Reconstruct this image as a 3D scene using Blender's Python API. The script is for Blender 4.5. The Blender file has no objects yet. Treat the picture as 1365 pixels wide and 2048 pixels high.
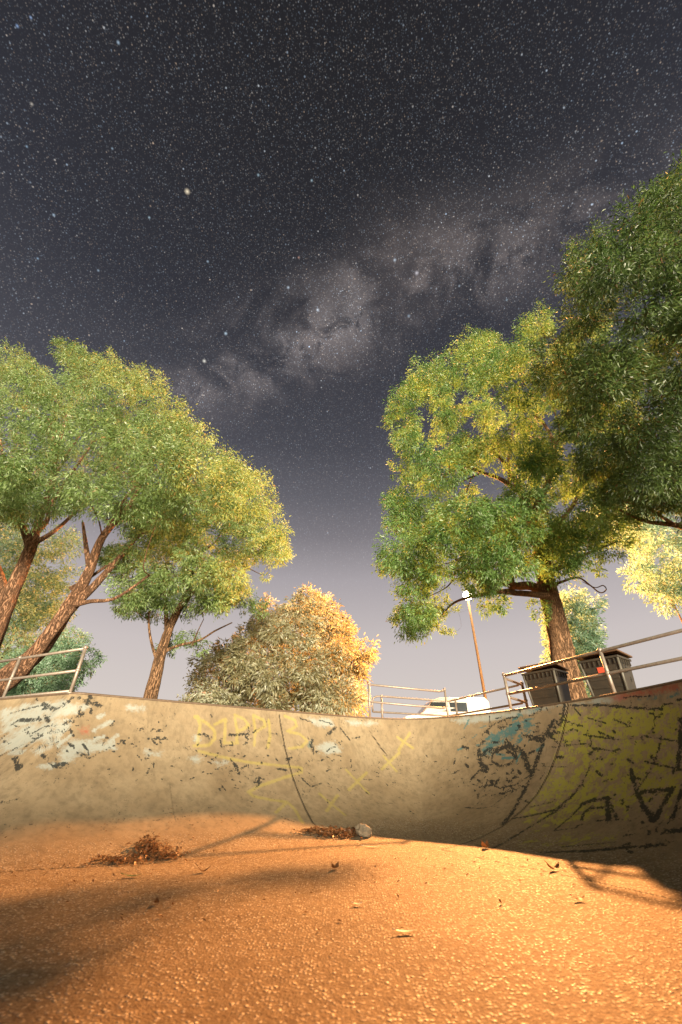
import bpy, math, random
import numpy as np
from mathutils import Vector, Matrix

random.seed(7)
rng = np.random.default_rng(7)
S = bpy.context.scene
COL = S.collection
R = math.radians

# ------------------------------------------------------------------ camera
CAMZ = 1.10                      # metres above the bowl floor
PITCH = R(33.3)
FPX = 2048 * 14 / 36.0           # focal length in photograph pixels
DECK = 2.60                      # rim / park level
cam_d = bpy.data.cameras.new('camera')
cam = bpy.data.objects.new('camera', cam_d); COL.objects.link(cam)
cam.location = (0, 0, CAMZ)
cam.rotation_euler = (R(90) + PITCH, 0, 0)
cam_d.sensor_fit = 'VERTICAL'; cam_d.sensor_height = 36; cam_d.sensor_width = 24
cam_d.lens = 14
cam_d.clip_start = 0.05; cam_d.clip_end = 3000
cam_d.dof.use_dof = True; cam_d.dof.focus_distance = 14; cam_d.dof.aperture_fstop = 0.95
S.camera = cam

def ray(u, v):
    a = (u - 682.5) / FPX; b = (1024 - v) / FPX
    c, s = math.cos(PITCH), math.sin(PITCH)
    return np.array([a, c - b * s, s + b * c])

# ------------------------------------------------------------------ view
S.view_settings.view_transform = 'Standard'
S.view_settings.look = 'None'
S.view_settings.exposure = 1.35
S.view_settings.gamma = 1.0
S.view_settings.use_curve_mapping = False
S.cycles.use_denoising = True
S.cycles.max_bounces = 5
S.cycles.diffuse_bounces = 3
S.cycles.sample_clamp_indirect = 4

# ------------------------------------------------------------------ node helper
class NT:
    def __init__(self, tree):
        self.t = tree; self.n = tree.nodes; self.l = tree.links
        self.n.clear()
    def node(self, typ, **kw):
        nd = self.n.new(typ)
        for k, v in kw.items():
            setattr(nd, k, v)
        return nd
    def set(self, sock, v):
        if isinstance(v, bpy.types.NodeSocket):
            self.l.new(v, sock)
        elif isinstance(v, bpy.types.Node):
            self.l.new(v.outputs[0], sock)
        elif v is not None:
            if hasattr(sock, 'default_value'):
                try:
                    sock.default_value = v
                except Exception:
                    sock.default_value = tuple(v) + (1,)
    def math(self, op, a, b=None, c=None, clamp=False):
        nd = self.node('ShaderNodeMath', operation=op, use_clamp=clamp)
        for i, v in enumerate((a, b, c)):
            if v is not None: self.set(nd.inputs[i], v)
        return nd.outputs[0]
    def vmath(self, op, a, b=None, scale=None):
        nd = self.node('ShaderNodeVectorMath', operation=op)
        self.set(nd.inputs[0], a)
        if b is not None: self.set(nd.inputs[1], b)
        if scale is not None: self.set(nd.inputs['Scale'], scale)
        return nd.outputs['Value'] if op in ('DOT_PRODUCT', 'LENGTH', 'DISTANCE') else nd.outputs[0]
    def mix(self, f, a, b, blend='MIX'):
        nd = self.node('ShaderNodeMix', data_type='RGBA', blend_type=blend)
        self.set(nd.inputs[0], f); self.set(nd.inputs[6], a); self.set(nd.inputs[7], b)
        return nd.outputs[2]
    def noise(self, vec, scale, detail=4, rough=.55, dist=0.0, out=0):
        nd = self.node('ShaderNodeTexNoise')
        if vec is not None: self.set(nd.inputs['Vector'], vec)
        nd.inputs['Scale'].default_value = scale; nd.inputs['Detail'].default_value = detail
        nd.inputs['Roughness'].default_value = rough; nd.inputs['Distortion'].default_value = dist
        return nd.outputs[out]
    def voro(self, vec, scale, feature='F1'):
        nd = self.node('ShaderNodeTexVoronoi', feature=feature)
        self.set(nd.inputs['Vector'], vec); nd.inputs['Scale'].default_value = scale
        return nd
    def ramp(self, f, stops, interp='LINEAR'):
        nd = self.node('ShaderNodeValToRGB'); cr = nd.color_ramp; cr.interpolation = interp
        while len(cr.elements) < len(stops): cr.elements.new(0.5)
        for e, (p, c) in zip(cr.elements, stops):
            e.position = p; e.color = (c if len(c) == 4 else tuple(c) + (1,)) if isinstance(c, (tuple, list)) else (c, c, c, 1)
        self.set(nd.inputs[0], f)
        return nd.outputs[0]
    def rng(self, v, a, b, c=0.0, d=1.0, smooth=False):
        nd = self.node('ShaderNodeMapRange', interpolation_type='SMOOTHSTEP' if smooth else 'LINEAR')
        for i, x in enumerate((v, a, b, c, d)): self.set(nd.inputs[i], x)
        return nd.outputs[0]
    def attr(self, name):
        return self.node('ShaderNodeAttribute', attribute_name=name).outputs['Fac']

# ------------------------------------------------------------------ world: night sky with the Milky Way
W = bpy.data.worlds.new('World'); S.world = W; W.use_nodes = True
W.cycles.sampling_method = 'MANUAL'; W.cycles.sample_map_resolution = 256
w = NT(W.node_tree)
tc = w.node('ShaderNodeTexCoord').outputs['Generated']
dirv = w.vmath('NORMALIZE', tc)
sep = w.node('ShaderNodeSeparateXYZ'); w.set(sep.inputs[0], dirv)
el = w.math('MAXIMUM', sep.outputs[2], 0.0)
glow = w.ramp(el, [(0.0, (.74, .66, .61)), (.14, (.67, .60, .565)), (.245, (.60, .54, .53)), (.40, (.40, .365, .385)),
                   (.494, (.215, .200, .220)), (.574, (.130, .126, .146)), (.67, (.070, .070, .086)), (.82, (.036, .037, .048)), (1.0, (.0185, .018, .021))])
# Milky Way: a great circle with clumps and dust lanes
p1 = ray(330, 780); p2 = ray(1090, 470)
p1 /= np.linalg.norm(p1); p2 /= np.linalg.norm(p2)
nrm = np.cross(p1, p2); nrm /= np.linalg.norm(nrm)
off = w.vmath('DOT_PRODUCT', dirv, tuple(nrm))
wob = w.math('MULTIPLY', w.math('SUBTRACT', w.noise(dirv, 4.0, 3), .5), .12)
offw = w.math('ADD', off, wob)
band = w.math('POWER', 2.718, w.math('MULTIPLY', w.math('POWER', w.math('DIVIDE', offw, .085), 2.0), -1.0))
lane = w.math('POWER', 2.718, w.math('MULTIPLY', w.math('POWER', w.math('DIVIDE', w.math('ADD', offw, -.012), .03), 2.0), -1.0))
cl = w.noise(dirv, 7.0, 7, .62, .6)
clump = w.rng(cl, .38, .64, 0.10, 1.3, True)
dust = w.rng(w.noise(dirv, 15.0, 7, .66, 1.4), .42, .60, 0.0, 1.0, True)
dustm = w.math('MULTIPLY', dust, w.math('MULTIPLY', lane, .85))
core_d = ray(680, 610); core_d = core_d / np.linalg.norm(core_d)
along = w.rng(w.vmath('DISTANCE', dirv, tuple(float(x) for x in core_d)), .12, .62, 1.15, .32, True)
mw = w.math('MULTIPLY', w.math('MULTIPLY', w.math('MULTIPLY', band, along), clump), w.math('SUBTRACT', 1.0, dustm))
warpd = w.vmath('ADD', dirv, w.vmath('SCALE', w.vmath('SUBTRACT', w.noise(dirv, 16, 4, out=1), (.5, .5, .5)), scale=.13))
def blob(u, v, rpx, soft=.5):
    d = ray(u, v); f = FPX / 1.0
    dep = np.linalg.norm(d); d = d / dep
    r = rpx / (FPX * dep)
    ds = w.vmath('DISTANCE', warpd, tuple(d))
    return w.rng(ds, r * soft, r * 1.4, 1.0, 0.0, True)
coal = w.math('MULTIPLY', w.math('MAXIMUM', blob(590, 628, 36, .2), w.math('MULTIPLY', blob(765, 592, 26, .1), .8)), .8)
neb = w.math('ADD', w.math('MULTIPLY', blob(835, 548, 26, .02), .7), w.math('MULTIPLY', blob(800, 545, 130, .0), .32))
mw2 = w.math('ADD', w.math('MULTIPLY', mw, w.math('SUBTRACT', 1.0, w.math('MULTIPLY', coal, .85))), w.math('MULTIPLY', neb, .7))
mwcol = w.mix(w.noise(dirv, 3.0, 2), (.125, .092, .076, 1), (.095, .093, .098, 1))
skyc = w.mix(1.0, glow, w.vmath('SCALE', mwcol, scale=w.math('MULTIPLY', mw2, .95)), 'ADD')
skyc = w.mix(w.math('MULTIPLY', coal, .35), skyc, (.022, .022, .03, 1))
# grain of faint stars, mid stars, bright stars
def stars(scale, rad, thr, gain, seedv, tint):
    vv = w.voro(w.vmath('ADD', dirv, seedv), scale)
    core = w.rng(vv.outputs['Distance'], rad * .25, rad, 1.0, 0.0, True)
    sp = w.node('ShaderNodeSeparateColor'); w.set(sp.inputs[0], vv.outputs['Color'])
    lum = w.math('MULTIPLY', w.math('POWER', sp.outputs[0], thr), gain)
    c = w.ramp(sp.outputs[1], tint)
    return w.vmath('SCALE', c, scale=w.math('MULTIPLY', core, lum))
tint = [(0.0, (1, .72, .5)), (.35, (1, .93, .85)), (.65, (.8, .9, 1)), (1.0, (.55, .75, 1))]
fine = stars(420, .58, 3.2, .26, (3.1, .2, 5.3), tint)
fine2 = stars(230, .36, 4.5, .55, (7.7, 1.2, 2.3), tint)
mid = stars(75, .16, 7.0, 1.0, (1.7, 9.2, .3), tint)
st = w.vmath('ADD', w.vmath('ADD', fine, fine2), mid)
dens = w.math('ADD', .5, w.math('MULTIPLY', mw, .85))
fade = w.rng(el, .22, .62, 0.0, 1.0, True)
st = w.vmath('SCALE', st, scale=w.math('MULTIPLY', w.math('MULTIPLY', dens, fade), w.math('SUBTRACT', 1.0, w.math('MULTIPLY', coal, .75))))
named = [(375, 383, 5.5, 1.0, (1, .85, .6)), (790, 520, 3.4, .7, (.7, .85, 1)), (577, 575, 3.2, .7, (.7, .85, 1)),
         (636, 620, 3.6, .8, (.7, .85, 1)), (452, 667, 3.6, .8, (.65, .85, 1)), (409, 722, 4.0, .9, (1, .97, .85)),
         (624, 361, 2.8, .5, (.6, .85, 1)), (517, 350, 3.0, .5, (.6, .85, 1)), (237, 85, 3.6, .6, (.6, .8, 1)),
         (35, 52, 3.4, .6, (.4, .6, 1)), (62, 35, 3.0, .6, (.4, .6, 1)), (64, 208, 3.4, .45, (1, .9, .75)),
         (108, 430, 3.2, .6, (.6, .8, 1)), (299, 435, 2.8, .5, (.6, .85, 1)), (416, 523, 2.8, .5, (.6, .8, 1)),
         (54, 293, 2.6, .5, (.5, .75, 1)), (197, 541, 2.8, .45, (.6, .8, 1)), (598, 515, 2.6, .45, (1, .55, .4)),
         (834, 546, 4.5, .6, (.95, .92, 1)), (919, 572, 2.6, .45, (.7, .85, 1)), (76, 517, 2.6, .5, (.5, .75, 1)),
         (225, 297, 2.5, .45, (.6, .8, 1)), (818, 632, 3.6, .4, (.6, .8, 1)), (1014, 600, 2.5, .4, (.6, .85, 1))]
acc = st
for u, v, rp, g, c in named:
    d = ray(u, v); dep = np.linalg.norm(d); d = d / dep; rr = rp * 1.25 / (FPX * dep)
    ds = w.vmath('DISTANCE', dirv, tuple(float(x) for x in d))
    k = w.math('POWER', w.rng(ds, 0.0, rr, 1.0, 0.0), 1.6)
    acc = w.vmath('ADD', acc, w.vmath('SCALE', tuple(c), scale=w.math('MULTIPLY', k, g)))
final = w.vmath('ADD', skyc, acc)
bg = w.node('ShaderNodeBackground'); w.set(bg.inputs[0], final); bg.inputs[1].default_value = 0.392
w.set(w.node('ShaderNodeOutputWorld').inputs[0], bg)

# ------------------------------------------------------------------ sun: soft low light of the town behind the camera
sun_d = bpy.data.lights.new('sun', 'SUN'); sun = bpy.data.objects.new('sun', sun_d); COL.objects.link(sun)
sun_d.energy = 5.0; sun_d.angle = R(14); sun_d.color = (1.0, .86, .62)
sdir = Vector((.22, -.97, .110))          # direction towards the light
sun.rotation_euler = sdir.to_track_quat('Z', 'Y').to_euler()

# ------------------------------------------------------------------ helpers
def tag(o, label=None, cat=None, group=None, kind=None):
    if label: o['label'] = label
    if cat: o['category'] = cat
    if group: o['group'] = group
    if kind: o['kind'] = kind
    return o

def empty(name, loc, label, cat, group=None, rz=0):
    o = bpy.data.objects.new(name, None); COL.objects.link(o)
    o.location = loc; o.rotation_euler = (0, 0, rz); o.empty_display_size = .2
    return tag(o, label, cat, group)

def np_mesh(name, verts, faces, mat=None, smooth=False, parent=None, attrs=None):
    """faces: (n,k) array of equal-size polygons or list of arrays."""
    me = bpy.data.meshes.new(name)
    verts = np.asarray(verts, dtype=np.float32)
    fl = faces if isinstance(faces, list) else [faces]
    fl = [np.asarray(f, dtype=np.int32) for f in fl if len(f)]
    loops = np.concatenate([f.ravel() for f in fl])
    tot = np.concatenate([np.full(len(f), f.shape[1], dtype=np.int32) for f in fl])
    start = np.concatenate([[0], np.cumsum(tot)[:-1]]).astype(np.int32)
    me.vertices.add(len(verts)); me.vertices.foreach_set('co', verts.ravel())
    me.loops.add(len(loops)); me.loops.foreach_set('vertex_index', loops)
    me.polygons.add(len(tot)); me.polygons.foreach_set('loop_start', start)
    me.polygons.foreach_set('use_smooth', np.full(len(tot), smooth, dtype=bool))
    me.update(calc_edges=True)
    for k, a in (attrs or {}).items():
        at = me.attributes.new(k, 'FLOAT', 'POINT'); at.data.foreach_set('value', np.asarray(a, dtype=np.float32))
    if mat: me.materials.append(mat)
    o = bpy.data.objects.new(name, me); COL.objects.link(o)
    if parent: o.parent = parent
    return o

class MB:
    """collects shapes and links them as one mesh"""
    def __init__(self): self.v = []; self.f = []
    def add(self, vs, fs):
        b = len(self.v); self.v += [tuple(x) for x in vs]; self.f += [tuple(i + b for i in f) for f in fs]
    def tube(self, pts, rad, seg=10, cap=True):
        pts = [Vector(p) for p in pts]; n = len(pts)
        rad = rad if isinstance(rad, (list, tuple)) else [rad] * n
        up = None; vs = []; fs = []
        for i, p in enumerate(pts):
            t = (pts[min(i + 1, n - 1)] - pts[max(i - 1, 0)]).normalized()
            if up is None:
                up = Vector((0, 0, 1)) if abs(t.z) < .9 else Vector((1, 0, 0))
            x = t.cross(up).normalized(); y = x.cross(t).normalized(); up = y
            for k in range(seg):
                a = 2 * math.pi * k / seg
                vs.append(p + (x * math.cos(a) + y * math.sin(a)) * rad[i])
        for i in range(n - 1):
            for k in range(seg):
                k2 = (k + 1) % seg
                fs.append((i * seg + k, i * seg + k2, (i + 1) * seg + k2, (i + 1) * seg + k))
        if cap:
            fs.append(tuple(range(seg))[::-1]); fs.append(tuple(range((n - 1) * seg, n * seg)))
        self.add(vs, fs)
    def box(self, c, s, rot=None, taper=1.0):
        vs = []
        for z in (-.5, .5):
            k = taper if z < 0 else 1.0
            for x, y in ((-.5, -.5), (.5, -.5), (.5, .5), (-.5, .5)):
                p = Vector((x * s[0] * k, y * s[1] * k, z * s[2]))
                if rot: p = rot @ p
                vs.append(p + Vector(c))
        self.add(vs, [(3, 2, 1, 0), (4, 5, 6, 7), (0, 1, 5, 4), (1, 2, 6, 5), (2, 3, 7, 6), (3, 0, 4, 7)])
    def ball(self, c, r, seg=10, rings=6):
        vs = [Vector(c) + Vector((0, 0, r))]; fs = []
        for i in range(1, rings):
            th = math.pi * i / rings
            for k in range(seg):
                a = 2 * math.pi * k / seg
                vs.append(Vector(c) + Vector((math.sin(th) * math.cos(a), math.sin(th) * math.sin(a), math.cos(th))) * r)
        vs.append(Vector(c) - Vector((0, 0, r)))
        for k in range(seg):
            fs.append((0, 1 + k, 1 + (k + 1) % seg))
            e = 1 + (rings - 2) * seg; fs.append((len(vs) - 1, e + (k + 1) % seg, e + k))
        for i in range(rings - 2):
            for k in range(seg):
                a = 1 + i * seg; fs.append((a + k, a + seg + k, a + seg + (k + 1) % seg, a + (k + 1) % seg))
        self.add(vs, fs)
    def build(self, name, mat, parent=None, smooth=False, bevel=0):
        me = bpy.data.meshes.new(name); me.from_pydata(self.v, [], self.f); me.update()
        if smooth: me.polygons.foreach_set('use_smooth', [True] * len(me.polygons))
        me.materials.append(mat)
        o = bpy.data.objects.new(name, me); COL.objects.link(o)
        if parent: o.parent = parent
        if bevel:
            m = o.modifiers.new('bevel', 'BEVEL'); m.width = bevel; m.segments = 2; m.limit_method = 'ANGLE'
        return o

def at(u, v, y):
    """world point seen at photograph pixel (u, v) at forward distance y"""
    d = ray(u, v); t = y / d[1]
    return np.array([d[0] * t, y, CAMZ + d[2] * t])
def on_level(u, v, z):
    d = ray(u, v); t = (z - CAMZ) / d[2]
    return np.array([d[0] * t, d[1] * t, z])

# ------------------------------------------------------------------ materials
def new_mat(name):
    m = bpy.data.materials.new(name); m.use_nodes = True
    return m, NT(m.node_tree)
def finish(t, bsdf):
    t.set(t.node('ShaderNodeOutputMaterial').inputs[0], bsdf)
def principled(t, color, rough=.7, metal=0.0, normal=None, spec=.5):
    b = t.node('ShaderNodeBsdfPrincipled')
    t.set(b.inputs['Base Color'], color); t.set(b.inputs['Roughness'], rough); t.set(b.inputs['Metallic'], metal)
    t.set(b.inputs['Specular IOR Level'], spec)
    if normal is not None: t.set(b.inputs['Normal'], normal)
    return b.outputs[0]
def bump(t, h, dist, strength=1.0):
    b = t.node('ShaderNodeBump'); b.inputs['Strength'].default_value = strength
    b.inputs['Distance'].default_value = dist; t.set(b.inputs['Height'], h)
    return b.outputs[0]

def concrete_material():
    m, t = new_mat('painted_concrete')
    P = t.node('ShaderNodeNewGeometry').outputs['Position']
    wallf = t.attr('wall')                      # 0 on the floor, 1 on the wall (rough floor, trowelled wall)
    n1 = t.noise(P, .9, 6, .6); n2 = t.noise(P, 6, 6, .65); n3 = t.noise(P, 38, 4, .6)
    base = t.ramp(n1, [(.25, (.190, .138, .083)), (.5, (.252, .190, .118)), (.75, (.30, .235, .152))])
    base = t.mix(t.rng(n2, .45, .75, 0, .55), base, (.12, .094, .062, 1))
    # vertical weather streaks on the wall
    mp = t.node('ShaderNodeMapping'); t.set(mp.inputs[0], P); mp.inputs['Scale'].default_value = (7, 7, .5)
    stk = t.noise(mp.outputs[0], 1.0, 5, .65)
    base = t.mix(t.math('MULTIPLY', t.rng(stk, .5, .78, 0, .6), wallf), base, (.09, .07, .045, 1))
    # aggregate grain on the floor
    vg = t.voro(t.vmath('ADD', P, t.vmath('SCALE', t.noise(P, 25, 2, out=1), scale=.025)), 36); sp = t.node('ShaderNodeSeparateColor'); t.set(sp.inputs[0], vg.outputs['Color'])
    thin = t.rng(t.noise(P, 3.5, 4, .6), .35, .65, .45, 1.0)
    grain = t.math('MULTIPLY', t.math('MULTIPLY', t.rng(sp.outputs[0], .42, .9, 0, 1), t.rng(vg.outputs['Distance'], .1, .6, 1, 0)), thin)
    dark = t.math('ADD', t.rng(sp.outputs[1], .5, 1.0, 0, .45), t.rng(t.noise(P, 9, 6, .72), .42, .68, 0, .5), clamp=True)
    fl = t.math('SUBTRACT', 1.0, wallf)
    flc = t.mix(t.math('MULTIPLY', dark, fl), base, (.10, .058, .030, 1))
    flc = t.mix(t.math('MULTIPLY', t.math('MULTIPLY', grain, fl), .95), flc, (.66, .62, .54, 1))
    base = flc
    # small scuffs and chips
    pv = t.voro(P, 3.2); sc2 = t.noise(P, 14, 5, .7)
    chips = t.math('MULTIPLY', t.rng(sc2, .595, .64, 0, 1), t.rng(t.noise(P, 1.3, 3), .45, .60, 0, 1))
    base = t.mix(t.math('MULTIPLY', chips, t.math('MULTIPLY', wallf, .85)), base, (.022, .024, .024, 1))
    # sprayed paint, worn by noise
    e1 = t.noise(P, 22, 5, .65); e2 = t.noise(P, 5, 6, .65)
    def worn(name, soft=.12, wear=.55, big=.5, gain=.8):
        a = t.attr(name)
        nn = t.math('ADD', t.math('MULTIPLY', t.math('SUBTRACT', e1, .5), wear * 2), t.math('MULTIPLY', t.math('SUBTRACT', e2, .5), big * 2))
        x = t.math('ADD', t.math('MULTIPLY', a, gain), nn)
        return t.math('MULTIPLY', t.rng(x, .5 - soft, .5 + soft, 0, 1), t.rng(a, .02, .2, 0, 1))
    for nm, col, op, soft, wr, bg_, gn in (('paint_pale', (.30, .335, .32, 1), .70, .22, .5, .75, .80), ('paint_rose', (.28, .075, .045, 1), .8, .2, .5, .7, .75),
                                 ('paint_teal', (.04, .13, .145, 1), .85, .15, .6, .8, .78), ('paint_lime', (.31, .295, .05, 1), .88, .14, .7, 1.1, .62),
                                 ('paint_lemon', (.38, .32, .06, 1), .40, .3, .5, .45, .82), ('paint_black', (.016, .018, .018, 1), .92, .10, 1.05, .6, .76)):
        base = t.mix(t.math('MULTIPLY', worn(nm, soft, wr, bg_, gn), op), base, col)
    crack = t.attr('joint')
    base = t.mix(crack, base, (.012, .010, .008, 1))
    hf = t.math('ADD', t.math('MULTIPLY', n3, .25), t.math('MULTIPLY', t.math('MULTIPLY', t.math('ADD', grain, t.math('MULTIPLY', t.noise(P, 55, 3), .8)), fl), 1.5))
    hf = t.math('ADD', hf, t.math('MULTIPLY', n2, .5))
    hf = t.math('SUBTRACT', hf, t.math('MULTIPLY', crack, 2))
    nb = bump(t, hf, .012, .8)
    rough = t.math('SUBTRACT', .78, t.math('MULTIPLY', t.math('MULTIPLY', grain, fl), .5))
    finish(t, principled(t, base, rough, 0, nb, t.math('ADD', .2, t.math('MULTIPLY', t.math('MULTIPLY', grain, fl), .5))))
    return m

def bark_material(name, c1, c2):
    m, t = new_mat(name)
    P = t.node('ShaderNodeTexCoord').outputs['Object']
    mp = t.node('ShaderNodeMapping'); t.set(mp.inputs[0], P); mp.inputs['Scale'].default_value = (9, 9, 1.3)
    n = t.noise(mp.outputs[0], 2.2, 7, .68, .6); n2 = t.noise(P, 1.5, 4)
    ridge = t.math('ABSOLUTE', t.math('SUBTRACT', n, .5))
    furrow = t.rng(ridge, 0.0, .07, 1, 0)
    c = t.mix(n2, c1, c2)
    c = t.mix(t.math('MULTIPLY', furrow, .8), c, tuple(x * .25 for x in c1[:3]) + (1,))
    h = t.math('SUBTRACT', n, furrow)
    finish(t, principled(t, c, .85, 0, bump(t, h, .05, 1.0), .2))
    return m

def leaf_material(name, dark, mid, light, dry, trans=.52):
    m, t = new_mat(name)
    a = t.attr('tone')
    c = t.ramp(a, [(0.0, dark), (.45, mid), (.86, light), (.97, dry)])
    d = t.node('ShaderNodeBsdfDiffuse'); t.set(d.inputs[0], c)
    tr = t.node('ShaderNodeBsdfTranslucent'); t.set(tr.inputs[0], c)
    g = t.node('ShaderNodeBsdfGlossy'); g.inputs['Roughness'].default_value = .42; t.set(g.inputs[0], (1, 1, 1, 1))
    mx = t.node('ShaderNodeMixShader'); mx.inputs[0].default_value = trans
    t.set(mx.inputs[1], d); t.set(mx.inputs[2], tr)
    mx2 = t.node('ShaderNodeMixShader'); mx2.inputs[0].default_value = .035
    t.set(mx2.inputs[1], mx); t.set(mx2.inputs[2], g)
    finish(t, mx2.outputs[0])
    return m

def plain(name, col, rough=.6, metal=0, nscale=8, var=.35, bmp=.002, dirt=None):
    m, t = new_mat(name)
    P = t.node('ShaderNodeTexCoord').outputs['Object']
    n = t.noise(P, nscale, 6, .65)
    c = t.mix(t.rng(n, .35, .7, 0, var), col, dirt or tuple(x * .4 for x in col[:3]) + (1,))
    finish(t, principled(t, c, rough, metal, bump(t, t.noise(P, nscale * 5, 4), bmp), .5))
    return m

M = {}
M['concrete'] = concrete_material()
M['bark'] = bark_material('bark', (.25, .135, .07, 1), (.36, .21, .12, 1))
M['bark_smooth'] = bark_material('bark_smooth', (.30, .15, .08, 1), (.38, .22, .14, 1))
M['leaf_a'] = leaf_material('leaf_left', (0.103, 0.172, 0.046), (0.212, 0.315, 0.099), (0.351, 0.465, 0.215), (0.327, 0.226, 0.090))
M['leaf_b'] = leaf_material('leaf_right', (0.057, 0.129, 0.032), (0.147, 0.272, 0.066), (0.259, 0.402, 0.140), (0.248, 0.182, 0.066))
M['leaf_d'] = leaf_material('leaf_dark', (0.030, 0.064, 0.017), (0.081, 0.140, 0.034), (0.163, 0.231, 0.070), (0.175, 0.098, 0.035))
M['leaf_g'] = leaf_material('leaf_sage', (.12, .20, .10), (.24, .38, .24), (.38, .52, .40), (.34, .28, .16))
M['leaf_p'] = leaf_material('leaf_pale', (0.104, 0.198, 0.101), (0.209, 0.341, 0.230), (0.342, 0.484, 0.405), (0.314, 0.264, 0.162))
M['leaf_s'] = leaf_material('leaf_shrub', (.16, .13, .055), (.37, .35, .20), (.62, .64, .52), (.42, .20, .08), .58)
M['litter'] = leaf_material('dry_leaf', (.10, .052, .024), (.20, .10, .045), (.32, .18, .085), (.42, .28, .15), .2)
M['galv'] = plain('galvanised_pipe', (.36, .31, .27, 1), .5, .55, 14, .5, .001, (.17, .10, .06, 1))
M['coping'] = plain('coping_shadow_line', (.16, .11, .075, 1), .55, .3, 12, .5)
M['bin'] = plain('bin_plastic', (.030, .026, .020, 1), .5, 0, 4, .5, .002, (.07, .05, .03, 1))
M['bin_lid'] = plain('bin_lid_plastic', (.12, .065, .036, 1), .5, 0, 6, .4)
M['bin_highlight_trim'] = plain('bin_highlight_trim_plastic', (.12, .11, .09, 1), .5, 0, 6, .4)  # painted highlight on the corners, plain colour of handle and castors
M['red'] = plain('sticker_red', (.62, .09, .045, 1), .5, 0, 20, .15)
M['white'] = plain('sticker_white', (.72, .68, .6, 1), .5, 0, 20, .15)
M['black'] = plain('marker_black', (.008, .008, .008, 1), .7, 0, 20, .1)
M['rubber'] = plain('rubber', (.02, .02, .02, 1), .8, 0, 20, .2)
M['pole'] = plain('pole_steel', (.26, .13, .05, 1), .8, 0, 3, .3)
M['van'] = plain('van_white', (.80, .78, .74, 1), .3, 0, 2, .08)
M['glass'] = plain('dark_glass', (.05, .06, .07, 1), .08, 0, 2, .1)
M['stone'] = plain('stone', (.34, .28, .20, 1), .85, 0, 9, .7, .02)
def grass_mat():
    m, t = new_mat('grass')
    P = t.node('ShaderNodeNewGeometry').outputs['Position']
    c = t.mix(t.noise(P, 1.2, 6), (.05, .065, .02, 1), (.12, .11, .045, 1))
    finish(t, principled(t, c, .9, 0, bump(t, t.noise(P, 30, 4), .05), .2)); return m
M['grass'] = grass_mat()
m_, t_ = new_mat('lamp_diffuser')
e_ = t_.node('ShaderNodeEmission'); e_.inputs[0].default_value = (1, .86, .62, 1); e_.inputs[1].default_value = 30
finish(t_, e_.outputs[0]); M['lamp'] = m_

# ------------------------------------------------------------------ the bowl: rim in plan, swept transition, flat floor
ctrl = [(-10.3, 11.3), (-8.3, 10.6), (-6.5, 9.9), (-5.97, 9.72), (-5.4, 10.1), (-3.6, 11.4), (-1.77, 12.72), (-.2, 13.83), (.94, 14.5),
        (2.3, 14.82), (3.49, 14.25), (4.66, 13.0), (5.73, 11.06), (6.30, 9.58), (6.62, 8.26), (6.95, 6.0), (7.1, 3.0), (6.8, -1.0),
        (5.6, -4.6), (3.0, -7.0), (-1.0, -8.0), (-5.5, -7.4), (-9.5, -5.0), (-12.3, -1.0), (-13.3, 4.0), (-12.9, 9.0), (-11.8, 11.0)]
def catmull(pts, n=14):
    out = []; N = len(pts)
    for i in range(N):
        p0, p1, p2, p3 = (np.array(pts[(i + k - 1) % N], float) for k in range(4))
        for j in range(n):
            t = j / n
            out.append(.5 * (2 * p1 + (p2 - p0) * t + (2 * p0 - 5 * p1 + 4 * p2 - p3) * t * t + (-p0 + 3 * p1 - 3 * p2 + p3) * t ** 3))
    return np.array(out)
RIM = catmull(ctrl)
CEN = np.array([-1.0, 3.0])
def seg_dist(P, A, B):
    AB = B - A; t = np.clip(((P - A) @ AB) / (AB @ AB), 0, 1)
    return np.linalg.norm(P - (A + t[:, None] * AB), axis=1)
def rim_dist(P):
    d = np.full(len(P), 1e9)
    for i in range(len(RIM)):
        d = np.minimum(d, seg_dist(P, RIM[i], RIM[(i + 1) % len(RIM)]))
    return d
TR = 3.6
TD = math.sqrt(TR ** 2 - (TR - DECK) ** 2)
def profile(d):
    q = np.clip(TD - d, 0, TD)
    return TR - np.sqrt(TR ** 2 - q ** 2)

rel = RIM - CEN
ang = np.unwrap(np.arctan2(rel[:, 1], rel[:, 0])); rad = np.linalg.norm(rel, axis=1)
if ang[-1] < ang[0]: ang = ang[::-1]; rad = rad[::-1]
ang_e = np.concatenate([ang - 2 * np.pi, ang, ang + 2 * np.pi]); rad_e = np.concatenate([rad, rad, rad])
o_ = np.argsort(ang_e); ang_e = ang_e[o_]; rad_e = rad_e[o_]
NA_F, NA_B = 820, 160
th = np.concatenate([np.linspace(R(6), R(146), NA_F, endpoint=False), np.linspace(R(146), R(366), NA_B, endpoint=False)])
rr = np.interp(th, ang_e, rad_e)
NFL, NW = 70, 150
f_in = np.linspace(0, 1, NFL + 1)[1:]
cols = []
wall_w = np.minimum(4.6, rr * .62)
inner = rr - wall_w
for k in f_in: cols.append(inner * k)
for k in np.linspace(0, 1, NW + 1)[1:]:
    kk = 1 - (1 - k) ** 1.25
    cols.append(inner + wall_w * kk)
Rg = np.stack(cols, 1)                                    # (A, K)
A, K = Rg.shape
X = CEN[0] + Rg * np.cos(th)[:, None]; Y = CEN[1] + Rg * np.sin(th)[:, None]
D = rim_dist(np.stack([X.ravel(), Y.ravel()], 1)).reshape(A, K)
D[:, -1] = 0
Z = profile(D)
# hand-finished unevenness
Z += (.012 * np.sin(X * 1.7 + Y * .6) * np.sin(Y * 1.3 - X * .5)) * (D > .25)
V = np.stack([X, Y, Z], 2)
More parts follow.
